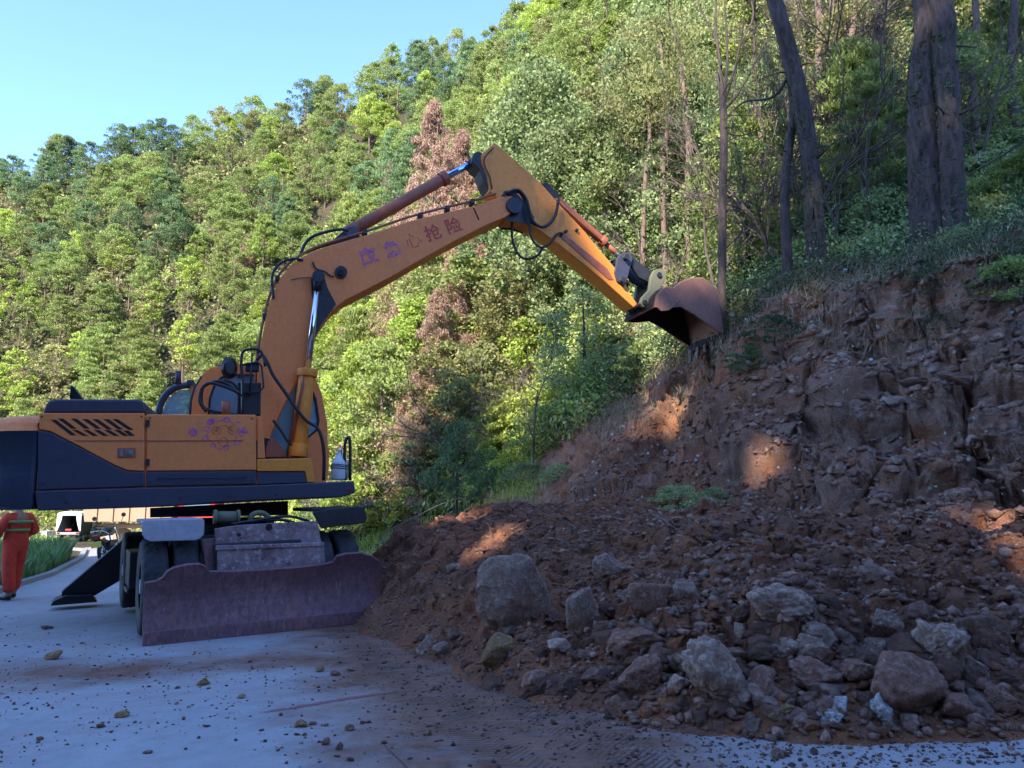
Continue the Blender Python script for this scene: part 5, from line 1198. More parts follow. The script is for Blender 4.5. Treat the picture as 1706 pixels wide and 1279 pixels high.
# --- undergrowth, ground cover: what nobody could count
def scatter(name, n, pxr, yr, cond, size, hgt, mat, label, seed, aspect=.5, cl=9, clr=.35, up=None):
    rng = np.random.RandomState(seed); m = n//cl; Y = yr[0]*(yr[1]/yr[0])**rng.uniform(0, 1, m*3); px = rng.uniform(pxr[0], pxr[1], m*3); X = (px-853)/FPX*Y
    s, p = polydist(X, Y, FOOT); k = cond(X, Y, s) if cond.__code__.co_argcount == 3 else cond(X, Y, s, s-bandw(p)); X, Y = X[k][:m], Y[k][:m]; Z = surf(X, Y); nr = np.nonzero((Y < 21) & (X > -3))[0]
    if len(nr): Z[nr] = drop(X[nr], Y[nr], Z[nr])
    hh = hgt*rng.uniform(.15, 1, len(X)); r = clr*(1+Y/30)
    P = np.stack([X, Y, Z+hh*.5], 1)[:, None]+rng.normal(size=(len(X), cl, 3))*np.array([1, 1, .55])*r[:, None, None]*.6
    P = P.reshape(-1, 3); sz = np.repeat(size*(.5+Y/22), cl)*rng.uniform(.6, 1.4, len(P)); P[:, 2] = np.maximum(P[:, 2], surf(P[:, 0], P[:, 1])+.01) if hgt > .4 else P[:, 2]
    V, F = leaf_quads(P, sz, rng, aspect, up=None if up is None else np.array(up)); return tag(npobj(name, V, F, mat), label, name.replace('_', ' '), kind='stuff')
scatter('undergrowth', 90000, (480, 1000), (16, 60), lambda x, y, s, e: (e > .1), .10, 1.3, L['lime'], 'yellow green undergrowth covering the sunlit slope', 1)
scatter('undergrowth', 50000, (480, 1000), (16, 60), lambda x, y, s, e: (e > .1), .10, 1.0, L['straw'], 'dry pale stalks and leaves covering the sunlit slope', 2, .25, up=(0, 0, 1.2))
scatter('undergrowth', 60000, (-60, 500), (34, 100), lambda x, y, s: (s > .5), .10, 1.4, L['olive'], 'olive undergrowth beneath the trees of the far hill', 3)
scatter('undergrowth', 130000, (930, 1850), (11.5, 30), lambda x, y, s, e: (e > .6), .075, .9, L['vine'], 'small leaved undergrowth in the wood above the bank', 4)
scatter('undergrowth', 70000, (900, 1850), (11, 26), lambda x, y, s, e: (e > .1), .06, .6, L['dark'], 'dark shaded ground cover over the top of the bank', 5)
scatter('dry_grass', 60000, (1000, 1850), (10, 20), lambda x, y, s, e: (e > -.25) & (e < 4), .11, .35, L['straw'], 'dry grass and roots hanging over the bank top', 6, .09, 8, .2, up=(.3, -.4, .5))
scatter('hanging_roots', 30000, (980, 1850), (9, 19), lambda x, y, s, e: (e > -1.1) & (e < .4), .15, .15, L['straw'], 'thin dry roots and stems hanging down the top of the cut', 16, .05, 8, .16, up=(0, -.35, 1.4))
scatter('creeping_plants', 60000, (1150, 1850), (8, 17), lambda x, y, s, e: (e > -1.15) & (e < 1.2) & (fbm(np.stack([x, y, x*0], -1), 3, .7) > -.1+.35*np.clip(-e, 0, 2)), .06, .25, L['dark'], 'dark creeping plants spilling over the lip of the cut', 17, .5, 14, .22)
scatter('fallen_leaves', 900, (900, 1800), (8, 17), lambda x, y, s: (s > 0) & (s < 7), .055, .02, L['litter'], 'pale fallen leaves scattered over the raw bank', 7, .8, 2, .3)
scatter('meadow_grass', 40000, (440, 900), (14.5, 26), lambda x, y, s: (s > -2.2) & (s < 4) & (heapz(x, y) < KX*x+.2), .10, .25, L['lime'], 'bright short grass beside the road beyond the heap', 8, .12, 8, .2, up=(0, 0, 1.5))
# grass verge on the left of the road
def verge():
    rng = np.random.RandomState(5); n = 26000; y = rng.uniform(11, 36, n); le = np.interp(y, [8, 14.5, 21, 28, 34, 39], [-8.8, -10.0, -12.2, -15.5, -20.5, -30]); x = le-.2-np.abs(rng.gamma(1.6, 1.1, n))
    h = np.interp(y, [11, 18, 30], [.35, .45, .7])*rng.uniform(.4, 1.3, n)*(1+.5*perlin(np.stack([x, y, x*0], 1)*.8)); z = KX*np.clip(x, -25, 0)
    a = rng.uniform(0, 6.28, n); d = np.stack([np.cos(a), np.sin(a), 0*a], 1); sd = np.stack([-np.sin(a), np.cos(a), 0*a], 1)*(.012+.0012*y)[:, None]; b = np.stack([x, y, z], 1); Z = np.array([0, 0, 1.0])
    mid = b+Z*(h*.6)[:, None]+d*(h*.15)[:, None]; tip = b+Z*h[:, None]+d*(h*.45)[:, None]
    V = np.stack([b-sd, b+sd, mid+sd*.8, mid-sd*.8, mid-sd*.8, mid+sd*.8, tip+sd*.1, tip-sd*.1], 1).reshape(-1, 3); F = np.arange(n*8).reshape(-1, 4)
    tag(npobj('verge_grass', V, F, L['grass']), 'green grass growing along the left edge of the road', 'grass', kind='stuff')
verge()
# unseen trees set along the crest behind the camera to break up its shadow
SHB = [FAR[5], FAR[0], PINE[1]]
BEAMS = [hit(768, 868), hit(815, 908), hit(1130, 690), hit(1640, 880), hit(1268, 770), at(10, 700, 10)]  # spots to be flecked with sun; leaves on these lines are cut away
HOLE = (.50, .46, .34, .42, .30, .25)
def thin(o):
    """gaps cut in the foliage of one tree along the sun beams, to place light flecks"""
    cr = [c for c in o.children if c.name.startswith('crown')][0]; me = cr.data; n = len(me.vertices); co = np.empty(n*3, np.float32); me.vertices.foreach_get('co', co); co = co.reshape(-1, 3).astype(float)
    c, s_ = math.cos(o.rotation_euler.z), math.sin(o.rotation_euler.z); w = co*np.array(o.scale); w = np.stack([w[:, 0]*c-w[:, 1]*s_, w[:, 0]*s_+w[:, 1]*c, w[:, 2]], 1)+np.array(o.location)
    m = w.reshape(-1, 4, 3).mean(1); keep = np.ones(len(m), bool); sd = np.array(SUN)
    for b, h in zip(BEAMS, HOLE):
        d = m-np.array(b); keep &= np.linalg.norm(np.cross(d, sd), axis=1) > h
    if keep.all(): return
    V = co.reshape(-1, 4, 3)[keep].reshape(-1, 3); cr.data = npmesh('crown', V, np.arange(len(V)).reshape(-1, 4), me.materials[0])
k = 0
for row, (yr, st) in enumerate(((-25, 2.6), (-28.5, 2.8), (-21.5, 2.7), (-32, 2.8))):
    x = -66.0+row
    while x < 0:
        o = SHB[R_.randrange(3)]; z = backz(x, yr)-(1.8 if row == 2 else .2); s_ = R_.uniform(.95, 1.25); xx_ = x+R_.uniform(-.5, .5)
        u_ = xx_-(yr+25)*SUN.x/SUN.y; z += -2.4 if (-19.6 < u_ < -16.2 or -15 < u_ < -13.2) else 1.5 if -12.1 < u_ < -9.8 else 0
        nt = place(o, xx_, yr, z, s_, R_.uniform(0, 6), 'unseen tree set on the crest behind the viewer to break up the shade', 'tree', 'trees on the crest behind'); bpy.context.view_layer.update(); thin(nt); k += 1
        x += st

for o in FAR+PINE+TALL+DEAD+VINE+NEAR+NPINE+SH+BARE:      # a kind that found no place is left out
    if o.name not in used_proto and 'label' not in o:
        for c in list(o.children): bpy.data.objects.remove(c)
        bpy.data.objects.remove(o)
# ------------------------------------------------------------------ rocks
def rock_vf(seed, sub=4, planes=13, noise=.06, sharp=1.8, flat=(1, 1, 1)):
    bm = bmesh.new(); bmesh.ops.create_icosphere(bm, subdivisions=sub, radius=1); D = np.array([v.co[:] for v in bm.verts]); F = np.array([[v.index for v in f.verts] for f in bm.faces]); bm.free()
    D /= np.linalg.norm(D, axis=1)[:, None]; rng = np.random.RandomState(seed); n = rng.normal(size=(planes, 3)); n /= np.linalg.norm(n, axis=1)[:, None]; dd = rng.uniform(.55, 1.0, planes)
    k = D@n.T; r = np.where(k > .05, dd/np.maximum(k, .05), 9); r = np.sort(r, 1); r0 = r[:, 0]; soft = np.clip((r[:, 1]-r0)/.10, 0, 1); r0 = np.minimum(r0, 1.25)*(1-.04*(1-soft)*sharp)
    P = D*r0[:, None]; off = rng.uniform(0, 50, 3)
    nz = noise*fbm(P*1.6+off, 5, 1, .55)+noise*.5*fbm(P*6+off, 3, 1, .6, ridged=True)-noise*.3
    c, v = cellular(P*2.4+off); c4, v4 = cellular(P*4.6+off+3, 11); P = P*(1+nz+noise*1.15*(v-.5)+noise*.6*(v4-.5))[:, None]*np.array(flat); return P, F
def ray_rock(px, py, wpx, hpx, seed, mat, label, depth=.8, rot=0, sub=4, planes=12, noise=.07, tilt=0, sink=.22, group=None, name='boulder', cat='boulder'):
    """px,py is the middle of the rock's outline in the photo"""
    p = hit(px, py+hpx*.42); s = p.y/FPX; w, h = wpx*s/2, hpx*s/2; V, F = rock_vf(seed, sub, planes, noise)
    V = V/np.abs(V).max(0)*np.array([w, w*depth, h*1.12])
    ct, st = math.cos(tilt), math.sin(tilt); V = np.stack([V[:, 0]*ct-V[:, 2]*st, V[:, 1], V[:, 0]*st+V[:, 2]*ct], 1)
    o = npobj(name, V, F, mat, None, False); c_ = at(px, py, p.y+w*depth*.45); o.location = c_; 
    return tag(o, label, cat, group)
RR, RT, RG, RW, RC = M['rock_red'], M['rock_tan'], M['rock_grey'], M['rock_white'], M['clod']
BIG = [
 (868, 985, 160, 132, 1, RG, 'biggest boulder, a broad flat faced slab perched at the left of the heap', .5, .5, 8, .05),
 (968, 1022, 64, 92, 2, RG, 'upright smooth boulder just right of the biggest slab', .8, 0, 10, .04),
 (826, 1088, 74, 60, 3, M['mossrock'], 'rounded ochre grey boulder at the left foot of the heap below the slab', .8, -.2, 11, .05),
 (893, 1135, 48, 46, 4, RR, 'small brown rock at the foot of the heap right of the ochre boulder', .9, 0, 12, .06),
 (935, 1078, 46, 28, 5, RT, 'small pale brown rock below the upright boulder', .9, 0, 12, .06),
 (1082, 998, 80, 66, 6, RR, 'brown slab leaning in the middle of the heap', .7, .1, 10, .05),
 (1066, 1064, 112, 46, 7, RR, 'long low brown boulder in the middle front of the heap', .8, .05, 10, .06),
 (1072, 1128, 84, 66, 8, RR, 'dark muddy lump left of the tall pale boulder', .9, 0, 14, .09),
 (1018, 948, 60, 52, 9, RG, 'grey boulder high on the heap behind the upright one', .8, .2, 10, .06),
 (1140, 985, 42, 34, 10, RG, 'small grey rock high on the middle of the heap', .8, .2, 10, .06),
 (1296, 1012, 112, 72, 11, RT, 'pale tan angular boulder high on the right half of the heap', .7, -.15, 9, .09),
 (1196, 1128, 104, 122, 12, RT, 'tall pale craggy boulder at the front edge of the heap', .7, .15, 9, .10),
 (1130, 1140, 42, 36, 13, RT, 'small pale rock touching the left side of the tall craggy boulder', .9, 0, 10, .07),
 (1272, 1146, 54, 62, 14, RR, 'smooth brown rock right of the tall craggy boulder', .8, .1, 11, .04),
 (1298, 1098, 44, 46, 15, RR, 'brown rock above the smooth brown one at the front of the heap', .8, .1, 11, .06),
 (1358, 1130, 92, 60, 16, RR, 'wide cracked brown boulder in the middle of the right half', .8, -.05, 13, .09),
 (1355, 1080, 60, 40, 17, RG, 'grey brown rock above the wide cracked boulder', .8, -.1, 12, .07),
 (1562, 1074, 88, 74, 18, RT, 'rough pale boulder on the right side of the heap', .8, -.3, 13, .12),
 (1458, 1078, 72, 44, 19, RT, 'pale wedge shaped rock left of the rough pale boulder', .7, -.5, 8, .06),
 (1472, 1046, 52, 52, 20, RG, 'pointed grey rock above the pale wedge', .7, -.5, 8, .07),
 (1500, 1146, 124, 104, 21, RR, 'large round reddish brown boulder at the right front of the heap', .85, 0, 14, .05),
 (1588, 1176, 102, 62, 22, RR, 'low red brown boulder right of the large round one', .8, -.12, 12, .06),
 (1468, 1184, 48, 58, 23, RW, 'broken white rock in front of the large round boulder', .8, .2, 10, .14),
 (1378, 1198, 52, 30, 24, RW, 'flat whitish rock at the road edge left of the broken white one', .8, 0, 10, .12),
 (1395, 1178, 36, 30, 25, RW, 'small white rock just above the flat whitish one', .8, 0, 10, .12),
 (1303, 1186, 50, 26, 26, M['mossrock'], 'low ochre rock at the road edge right of the tall craggy boulder', .8, 0, 10, .08),
 (1515, 1200, 40, 28, 27, RG, 'small grey rock in front of the low red brown boulder', .8, 0, 10, .08),
 (1640, 1060, 100, 84, 28, RC, 'dark slab of packed earth right of the rough pale boulder', .8, -.6, 9, .06),
 (1620, 1110, 50, 34, 29, RG, 'grey rock below the dark earth slab', .8, -.6, 8, .06),
 (1425, 1118, 56, 46, 30, RR, 'brown rock left of the large round boulder', .8, .5, 11, .06),
 (1232, 1052, 30, 26, 31, RT, 'small pale rock above the tall craggy boulder', .8, 0, 10, .08),
 (1165, 1080, 40, 30, 32, RT, 'pale rock against the back of the tall craggy boulder', .8, .2, 10, .08),
 (990, 1130, 46, 30, 33, RC, 'dark clod at the front foot of the heap', .8, 0, 12, .08),
 (1660, 1165, 60, 50, 34, RR, 'dull red brown rock at the right end of the heap', .8, .2, 12, .08),
 (1330, 968, 34, 22, 35, RC, 'dark clod above the pale tan angular boulder', .8, .2, 12, .08),
]
for (px, py, w, h, sd, mt, lab, dp, tl, pl, nz) in BIG:
    ray_rock(px, py, w, h, sd+100, mt, lab, dp, 0, 5 if w > 48 else 4, pl, nz, tl)
# medium stones strewn over the heap: copies of a dozen kinds
PR = []
for k in range(14):
    V, F = rock_vf(300+k, 4, 9, .10); V = V/np.abs(V).max(0)*np.array([1, .85, .72]); mt = [RR, RG, RC, RT, RR, RC, RG, RR, RC, RC, RR, RT, RG, RC][k]
    me = npmesh('rock', V, F, mt, False); PR.append((me, mt))
def matword(mt): return {RR: 'reddish brown', RG: 'grey', RC: 'dark earthy', RT: 'pale tan'}[mt]
rk = random.Random(77); cnt = 0
while cnt < 225:
    px = rk.uniform(650, 1700); py = rk.uniform(850, 1215)
    if rk.random() > .12+.88*((py-850)/365)**1.6 or px < 650+.55*(1130-py): continue
    p = hit(px, py)
    hz = float(heapz(np.array([p.x]), np.array([p.y]))[0])
    if hz < KX*p.x+.02 and not (p.y < 7.5 and px > 760 and rk.random() < .25): continue
    if float(bankz(np.array([p.x]), np.array([p.y]))[0]) > hz+.05: continue
    me, mt = PR[rk.randrange(14)]; sz = (.035+.125*rk.random()**2.0)*(1.15 if py > 1040 else .9)
    if cnt < 14: me, mt = PR[cnt]
    o = link(bpy.data.objects.new('rock', me)); o.location = p+Vector((0, sz*.35, sz*.02)); o.scale = (sz*rk.uniform(.8, 1.3), sz, sz*rk.uniform(.75, 1.2)); o.rotation_euler = (rk.uniform(-.5, .5), rk.uniform(-.5, .5), rk.uniform(0, 6.28))
    tag(o, matword(mt)+' stone among many lying loose on the heap of debris', 'rock', 'loose stones on the debris heap'); cnt += 1
# bigger stones packed along the front of the heap
cnt = 0
while cnt < 75:
    px = rk.uniform(830, 1706); py = rk.uniform(1010, 1200)
    p = hit(px, py)
    if float(heapz(np.array([p.x]), np.array([p.y]))[0]) < KX*p.x+.03: continue
    me, mt = PR[rk.randrange(14)]; sz = .075+.085*rk.random()**1.5; o = link(bpy.data.objects.new('rock', me)); o.location = p+Vector((0, sz*.4, sz*.05)); o.scale = (sz*rk.uniform(.8, 1.35), sz, sz*rk.uniform(.8, 1.3)); o.rotation_euler = (rk.uniform(-.6, .6), rk.uniform(-.6, .6), rk.uniform(0, 6.28))
    tag(o, matword(mt)+' angular block packed among others along the front of the heap', 'rock', 'angular blocks along the front of the heap'); cnt += 1
# slabs of rock standing out of the cut face
cnt = 0
while cnt < 85:
    px = rk.uniform(1330, 1706); py = rk.uniform(440, 800)
    if py < 440+(1706-px)*.25 or (px < 1450 and py > 700): continue
    p = hit(px, py); me, mt = PR[rk.choice([3, 1, 6, 11, 3, 12, 0])]; sz = .07+.20*rk.random()**1.8
    o = link(bpy.data.objects.new('rock', me)); o.location = p+Vector((sz*.2, sz*.45, -sz*.1)); o.scale = (sz*rk.uniform(.9, 1.7), sz, sz*rk.uniform(.4, .8)); o.rotation_euler = (rk.uniform(-.3, .3), rk.uniform(-.5, .3), rk.uniform(-.6, .6))
    tag(o, matword(mt)+' rock sticking out of the right half of the cut face', 'rock', 'rocks sticking out of the cut face'); cnt += 1
# rubble and grit: one object
def rubble(name, n, gen, smin, smax, mats, label, seed, cat, big=2.4, shrink=None):
    rng = np.random.RandomState(seed); bm = bmesh.new(); bmesh.ops.create_icosphere(bm, subdivisions=1, radius=1); D = np.array([v.co[:] for v in bm.verts]); F = np.array([[v.index for v in f.verts] for f in bm.faces]); bm.free()
    P = gen(rng, n); n = len(P); s = smin+(smax-smin)*rng.uniform(0, 1, n)**big*np.exp(rng.normal(size=n)*.25)*(1 if shrink is None else shrink(P)); sc = s[:, None]*rng.uniform(.55, 1.25, (n, 3))*np.array([1, 1, .75])
    V = D[None]*(1+.28*rng.normal(size=(n, len(D), 1)))*sc[:, None]; a = rng.uniform(0, 6.28, n); ca, sa = np.cos(a)[:, None], np.sin(a)[:, None]
    V = np.stack([V[..., 0]*ca-V[..., 1]*sa, V[..., 0]*sa+V[..., 1]*ca, V[..., 2]], -1)+P[:, None]+np.array([0, 0, 1])*s[:, None, None]*.25
    FF = (F[None]+np.arange(n)[:, None, None]*len(D)).reshape(-1, 3); mi = np.repeat(rng.randint(0, len(mats), n), len(F))
    return tag(npobj(name, V.reshape(-1, 3), FF, mats, None, False, mi), label, cat, kind='stuff')
def on_heap(rng, n):
    x = rng.uniform(-3.2, 8, n*3); y = 3.8*(16.5/3.8)**rng.uniform(0, 1, n*3); z = heapz(x, y); k = (z > KX*x+.0) & (z > bankz(x, y)-.03); P = np.stack([x, y, z], 1)[k][:n]; P[:, 2] = drop(P[:, 0], P[:, 1], P[:, 2]); return P
rubble('rubble', 42000, on_heap, .008, .05, [RC, RR, RC, M['heap']], 'small stones and clods covering the debris heap', 1, 'rubble', 3.0, lambda P: .5+.5*sstep(-.8, 1.2, P[:, 0]-.12*(P[:, 1]-5))*(1-.45*sstep(6.5, 9, P[:, 1])))
def on_bank(rng, n):
    x = rng.uniform(0, 11, n*3); y = rng.uniform(6.5, 17, n*3); s, p = polydist(x, y, FOOT); z = bankz(x, y); k = (s > -.1) & (s < 3.4) & ((s < 2.5) | (rng.uniform(0, 1, n*3) < .3)); P = np.stack([x, y, z], 1)[k][:n]; P[:, 2] = drop(P[:, 0], P[:, 1], P[:, 2]); return P
rubble('bank_stones', 17000, on_bank, .012, .095, [RR, M['bank'], M['bank'], RG, M['bank'], M['bank']], 'stones and crumbs of rock stuck in the raw bank', 2, 'stones', 2.6, lambda P: .42+.4*sstep(3.2, 5, P[:, 0]))
def on_road(rng, n):
    u = rng.uniform(0, 1, n*8); px = rng.uniform(-40, 1760, n*8); py = 1000+300*u**.8; s_ = (py-840); y = 1.62*FPX/s_; x = (px-853)/FPX*y
    hs_, hp_ = polydist(x, y, HEAPP); dens = fbm(np.stack([x, y, x*0], 1), 3, 1.1); de = np.exp(-np.clip(np.abs(px*0+(py-(1060+.12*px))), 0, 400)/90); k = (rng.uniform(0, 1, n*8) < np.clip(.04+.30*dens+.40*de+1.3*np.exp(-np.clip(-hs_, 0, 9)/.35), .015, 1)) & (heapz(x, y) < KX*x+.02)
    return np.stack([x, y, KX*x], 1)[k][:n]
rubble('gravel', 7500, on_road, .0012, .015, [M['gravel'], RC, M['gravel'], RR], 'grit and crumbs of earth strewn over the concrete road', 3, 'gravel', 3.2)
# larger crumbs of earth dropped between the blade and the heap
cnt = 0
while cnt < 70:
    px = rk.uniform(560, 1100) if cnt < 50 else rk.uniform(60, 1650); py = rk.gauss(1085+max(0, px-640)*.33, 38) if cnt < 50 else rk.uniform(1050, 1270)
    if py > 1275 or py < 1030: continue
    p = onroad(px, py)
    if float(heapz(np.array([p.x]), np.array([p.y]))[0]) > KX*p.x+.01: continue
    me = PR[rk.choice([2, 5, 8, 9, 0, 13])][0]; sz = .010+.026*rk.random()**2; o = link(bpy.data.objects.new('clod', me)); o.location = p+Vector((0, 0, sz*.3)); o.scale = (sz*rk.uniform(.9, 1.6), sz, sz*rk.uniform(.5, .8)); o.rotation_euler = (0, rk.uniform(-.3, .3), rk.uniform(0, 6))
    tag(o, 'crumb of dark earth dropped on the concrete road in front of the machine', 'clod', 'earth crumbs on the road'); cnt += 1
# stones lying by themselves on the road
for (px, py, w, h, mt, lab) in ((85, 1092, 30, 17, M['mossrock'], 'ochre stone on the road at the far left in front of the excavator'), (198, 1190, 28, 12, M['mossrock'], 'flat ochre stone on the road near the lower left'), (500, 1206, 25, 14, M['mossrock'], 'ochre stone on the road near the bottom centre'),
    (337, 1136, 22, 15, M['mossrock'], 'crumbly ochre clod on the road in front of the blade'), (530, 1114, 18, 13, M['mossrock'], 'ochre stone on the muddy road right in front of the blade'), (558, 1121, 18, 11, RC, 'dark stone beside the ochre one in front of the blade'), (540, 1236, 17, 13, RC, 'dark stone on the road at the bottom centre'),
    (566, 1243, 14, 15, RC, 'small dark stone right of the one at the bottom centre'), (1300, 1256, 26, 17, RC, 'dark stone on the road in front of the heap at the lower right'), (582, 1213, 16, 11, RC, 'dark crumb of rock on the road right of the ochre stone near the bottom centre'), (75, 1045, 22, 7, RC, 'flat dark clod on the road left of the blade'), (400, 1160, 16, 8, M['mossrock'], 'thin ochre flake on the road below the blade'), (246, 1252, 18, 7, RC, 'flat dark chip on the road near the bottom left')):
    p = onroad(px, py+h*.4); s = p.y/FPX; V, F = rock_vf(hash(lab) % 997 if False else int(px+py), 3, 10, .08); V = V/np.abs(V).max(0)*np.array([w*s/2, w*s*.42, h*s*.55]); o = npobj('stone', V, F, mt, None, True); o.location = p+Vector((0, w*s*.2, h*s*.25)); tag(o, lab, 'stone')
# twigs and roots
def twig(pts, r, label, seed=0, side=5):
    rng = random.Random(seed); q = MB(); P = catmull(pts, 6); o0 = P[0].copy(); P = [a-o0 for a in P]; q.tube(P, [r, r*.35], 6)
    for k in range(side):
        i = rng.randrange(2, len(P)-2); d = Vector((rng.gauss(0, 1), rng.gauss(0, 1), rng.gauss(.4, .6))).normalized(); l = rng.uniform(.06, .2); q.tube([P[i], P[i]+d*l*.5, P[i]+d*l+Vector((0, 0, -.02))], [r*.5, r*.2], 5)
    o = q.build('twig', M['twig']); o.location = o0; return tag(o, label, 'twig')
def hp(px, py, up=0): return hit(px, py)+Vector((0, 0, up))
Ys = 12.0
twig([at(636, 905, 10.6), at(648, 884, 11.2), at(690, 862, 12.0), at(740, 838, 12.8), at(790, 826, 13.5), at(850, 836, 13.6)], .012, 'long thin dark branch arching over the left end of the heap', 1, 0)
for i, (a, b, c_, lab) in enumerate((((808, 874), (815, 888), (820, 905), 'short bare twig sticking up from the sunlit part of the heap'), ((1600, 1122), (1640, 1135), (1655, 1165), 'pale twig at the right end of the heap'), ((1380, 1015), (1420, 1010), (1450, 1020), 'dark twig lying across the right half of the heap'), ((930, 905), (960, 925), (985, 918), 'thin twig lying on the upper heap'), ((1080, 860), (1120, 890), (1150, 905), 'thin root trailing over the top of the heap'), ((1216, 830), (1225, 780), (1222, 700), 'thin upright root against the middle of the cut'), ((1455, 460), (1440, 490), (1450, 520), 'hanging root near the top of the cut'), ((1380, 480), (1395, 440), (1420, 420), 'arched root along the upper edge of the cut'))):
    twig([hp(*a, .05), hp(*b, .09), hp(*c_, .03)], .008, lab, 10+i, 6)
# ------------------------------------------------------------------ the worker
def skinned(name, J, E, mat, parent, sub=2, smooth=True):
    """J: {key: (x,y,z,r or (rx,ry))}; E: pairs; first joint is the root"""
    keys = list(J); me = bpy.data.meshes.new(name); me.from_pydata([J[k][:3] for k in keys], [(keys.index(a), keys.index(b)) for a, b in E], [])
    o = bpy.data.objects.new(name, me); C.objects.link(o); o.modifiers.new('skin', 'SKIN'); sv = me.skin_vertices[0].data
    for i, k in enumerate(keys):
        r = J[k][3]; sv[i].radius = r if hasattr(r, '__len__') else (r, r); sv[i].use_root = (i == 0)
    s_ = o.modifiers.new('sub', 'SUBSURF'); s_.levels = s_.render_levels = sub
    dg = bpy.context.evaluated_depsgraph_get(); m2 = bpy.data.meshes.new_from_object(o.evaluated_get(dg)); bpy.data.objects.remove(o)
    m2.materials.clear(); m2.materials.append(mat); m2.name = name; m2.polygons.foreach_set('use_smooth', [smooth]*len(m2.polygons)); return link(bpy.data.objects.new(name, m2), parent)
def worker():
    p = onroad(17, 999); root = empty('person', p, (0, 0, math.radians(70)))       # faces to the left of the picture
    tag(root, 'worker in a red orange suit standing beside the excavator tail on the left edge', 'person')
    # local: +y is the way the worker faces... x to the worker's right
    H = dict(pelvis=(0, 0, .93, (.15, .11)), waist=(0, .0, 1.08, (.135, .10)), chest=(0, -.01, 1.28, (.17, .12)), neckb=(0, -.005, 1.43, (.075, .07)), neck=(0, .01, 1.50, (.055, .055)), jaw=(0, .035, 1.57, (.065, .075)), head=(0, .02, 1.66, (.078, .095)), crown=(0, .01, 1.72, (.055, .065)))
    E = [('pelvis', 'waist'), ('waist', 'chest'), ('chest', 'neckb'), ('neckb', 'neck'), ('neck', 'jaw'), ('jaw', 'head'), ('head', 'crown')]
    ank = {}
    for s_, nm, fy in ((1, 'R', .10), (-1, 'L', -.12)):
        H['hip'+nm] = (.09*s_, 0, .88, (.095, .10)); H['knee'+nm] = (.115*s_, fy*.6+.02, .49, (.062, .066)); H['ank'+nm] = (.12*s_, fy, .09, (.042, .048)); H['toe'+nm] = (.14*s_, fy+.17, .035, (.045, .03))
        H['sh'+nm] = (.19*s_, -.01, 1.38, (.068, .065)); H['elb'+nm] = (.29*s_, -.06 if s_ > 0 else .02, 1.12, (.045, .045)); H['wr'+nm] = (.17*s_, .20, 1.06, (.032, .028)); H['palm'+nm] = (.13*s_, .27, 1.05, (.042, .022))
        E += [('pelvis', 'hip'+nm), ('hip'+nm, 'knee'+nm), ('knee'+nm, 'ank'+nm), ('ank'+nm, 'toe'+nm), ('chest', 'sh'+nm), ('sh'+nm, 'elb'+nm), ('elb'+nm, 'wr'+nm), ('wr'+nm, 'palm'+nm)]
        for k, (dx, l) in enumerate(((.030, .060), (.011, .075), (-.009, .070), (-.028, .055))):
            H['f%d%s' % (k, nm)] = ((.13*s_)+dx, .30+l*.35, 1.045, .010); H['g%d%s' % (k, nm)] = ((.13*s_)+dx, .30+l*.7, 1.01, .008)
            E += [('palm'+nm, 'f%d%s' % (k, nm)), ('f%d%s' % (k, nm), 'g%d%s' % (k, nm))]
        H['t'+nm] = (.13*s_-.045*s_, .27, 1.075, .011); E.append(('palm'+nm, 't'+nm))
    body = skinned('body', H, E, M['skin'], root)
    G = {k: (H[k][0], H[k][1], H[k][2], tuple(q*f for q in H[k][3])) for k, f in (('pelvis', 1.22), ('waist', 1.25), ('chest', 1.20), ('neckb', 1.05), ('hipR', 1.22), ('hipL', 1.22), ('kneeR', 1.55), ('kneeL', 1.55), ('shR', 1.28), ('shL', 1.28), ('elbR', 1.55), ('elbL', 1.55), ('wrR', 1.5), ('wrL', 1.5))}
    for nm in 'RL': a = H['ank'+nm]; G['ank'+nm] = (a[0], a[1], .12, (.085, .09))
    E2 = [e for e in E if e[0] in G and e[1] in G]; skinned('overalls', G, E2, M['workwear'], root)
    for nm in 'RL':
        a, b = H['ank'+nm], H['toe'+nm]; skinned('shoe', {'a': (a[0], a[1]-.03, .06, (.05, .055)), 'm': (a[0]+.005, a[1]+.07, .05, (.048, .042)), 'b': (b[0], b[1], .04, (.046, .034))}, [('a', 'm'), ('m', 'b')], M['black'], root)
    for z, r in ((1.16, .168), (1.30, .208)):
        q = MB(); pts = [(r*1.08*math.cos(a), r*.80*math.sin(a)-.005, z) for a in np.linspace(0, 2*math.pi, 33)]; q.tube(pts, .012, 6, False, sy=2.2); q.build('reflective_stripe', M['stripe'], root)
    for s_ in (1, -1):
        nm = 'R' if s_ > 0 else 'L'; a, b = Vector(H['elb'+nm][:3]), Vector(H['wr'+nm][:3]); c_ = a.lerp(b, .45); d = (b-a).normalized(); q = MB(); q.cyl(c_-d*.022, c_+d*.022, .073, n=18); q.build('sleeve_stripe', M['stripe'], root)
    # face and hair
    q = MB(); q.tube([(0, .115, 1.645), (0, .138, 1.62), (0, .125, 1.612)], [.010, .017, .012], 8); q.build('nose', M['skin'], body)
    for s_ in (1, -1):
        q = MB(); q.tube([(s_*.032, .10, 1.655), (s_*.032, .112, 1.655)], [.014, .008], 10); q.build('eye', M['inside'], body)
        q = MB(); q.tube([(s_*.078, .0, 1.62), (s_*.092, -.005, 1.64), (s_*.085, .005, 1.665)], [.012, .02, .012], 8); q.build('ear', M['skin'], body)
    q = MB(); q.tube([(-.025, .112, 1.585), (0, .12, 1.583), (.025, .112, 1.585)], .006, 6); q.build('mouth', M['lamp_red'], body)
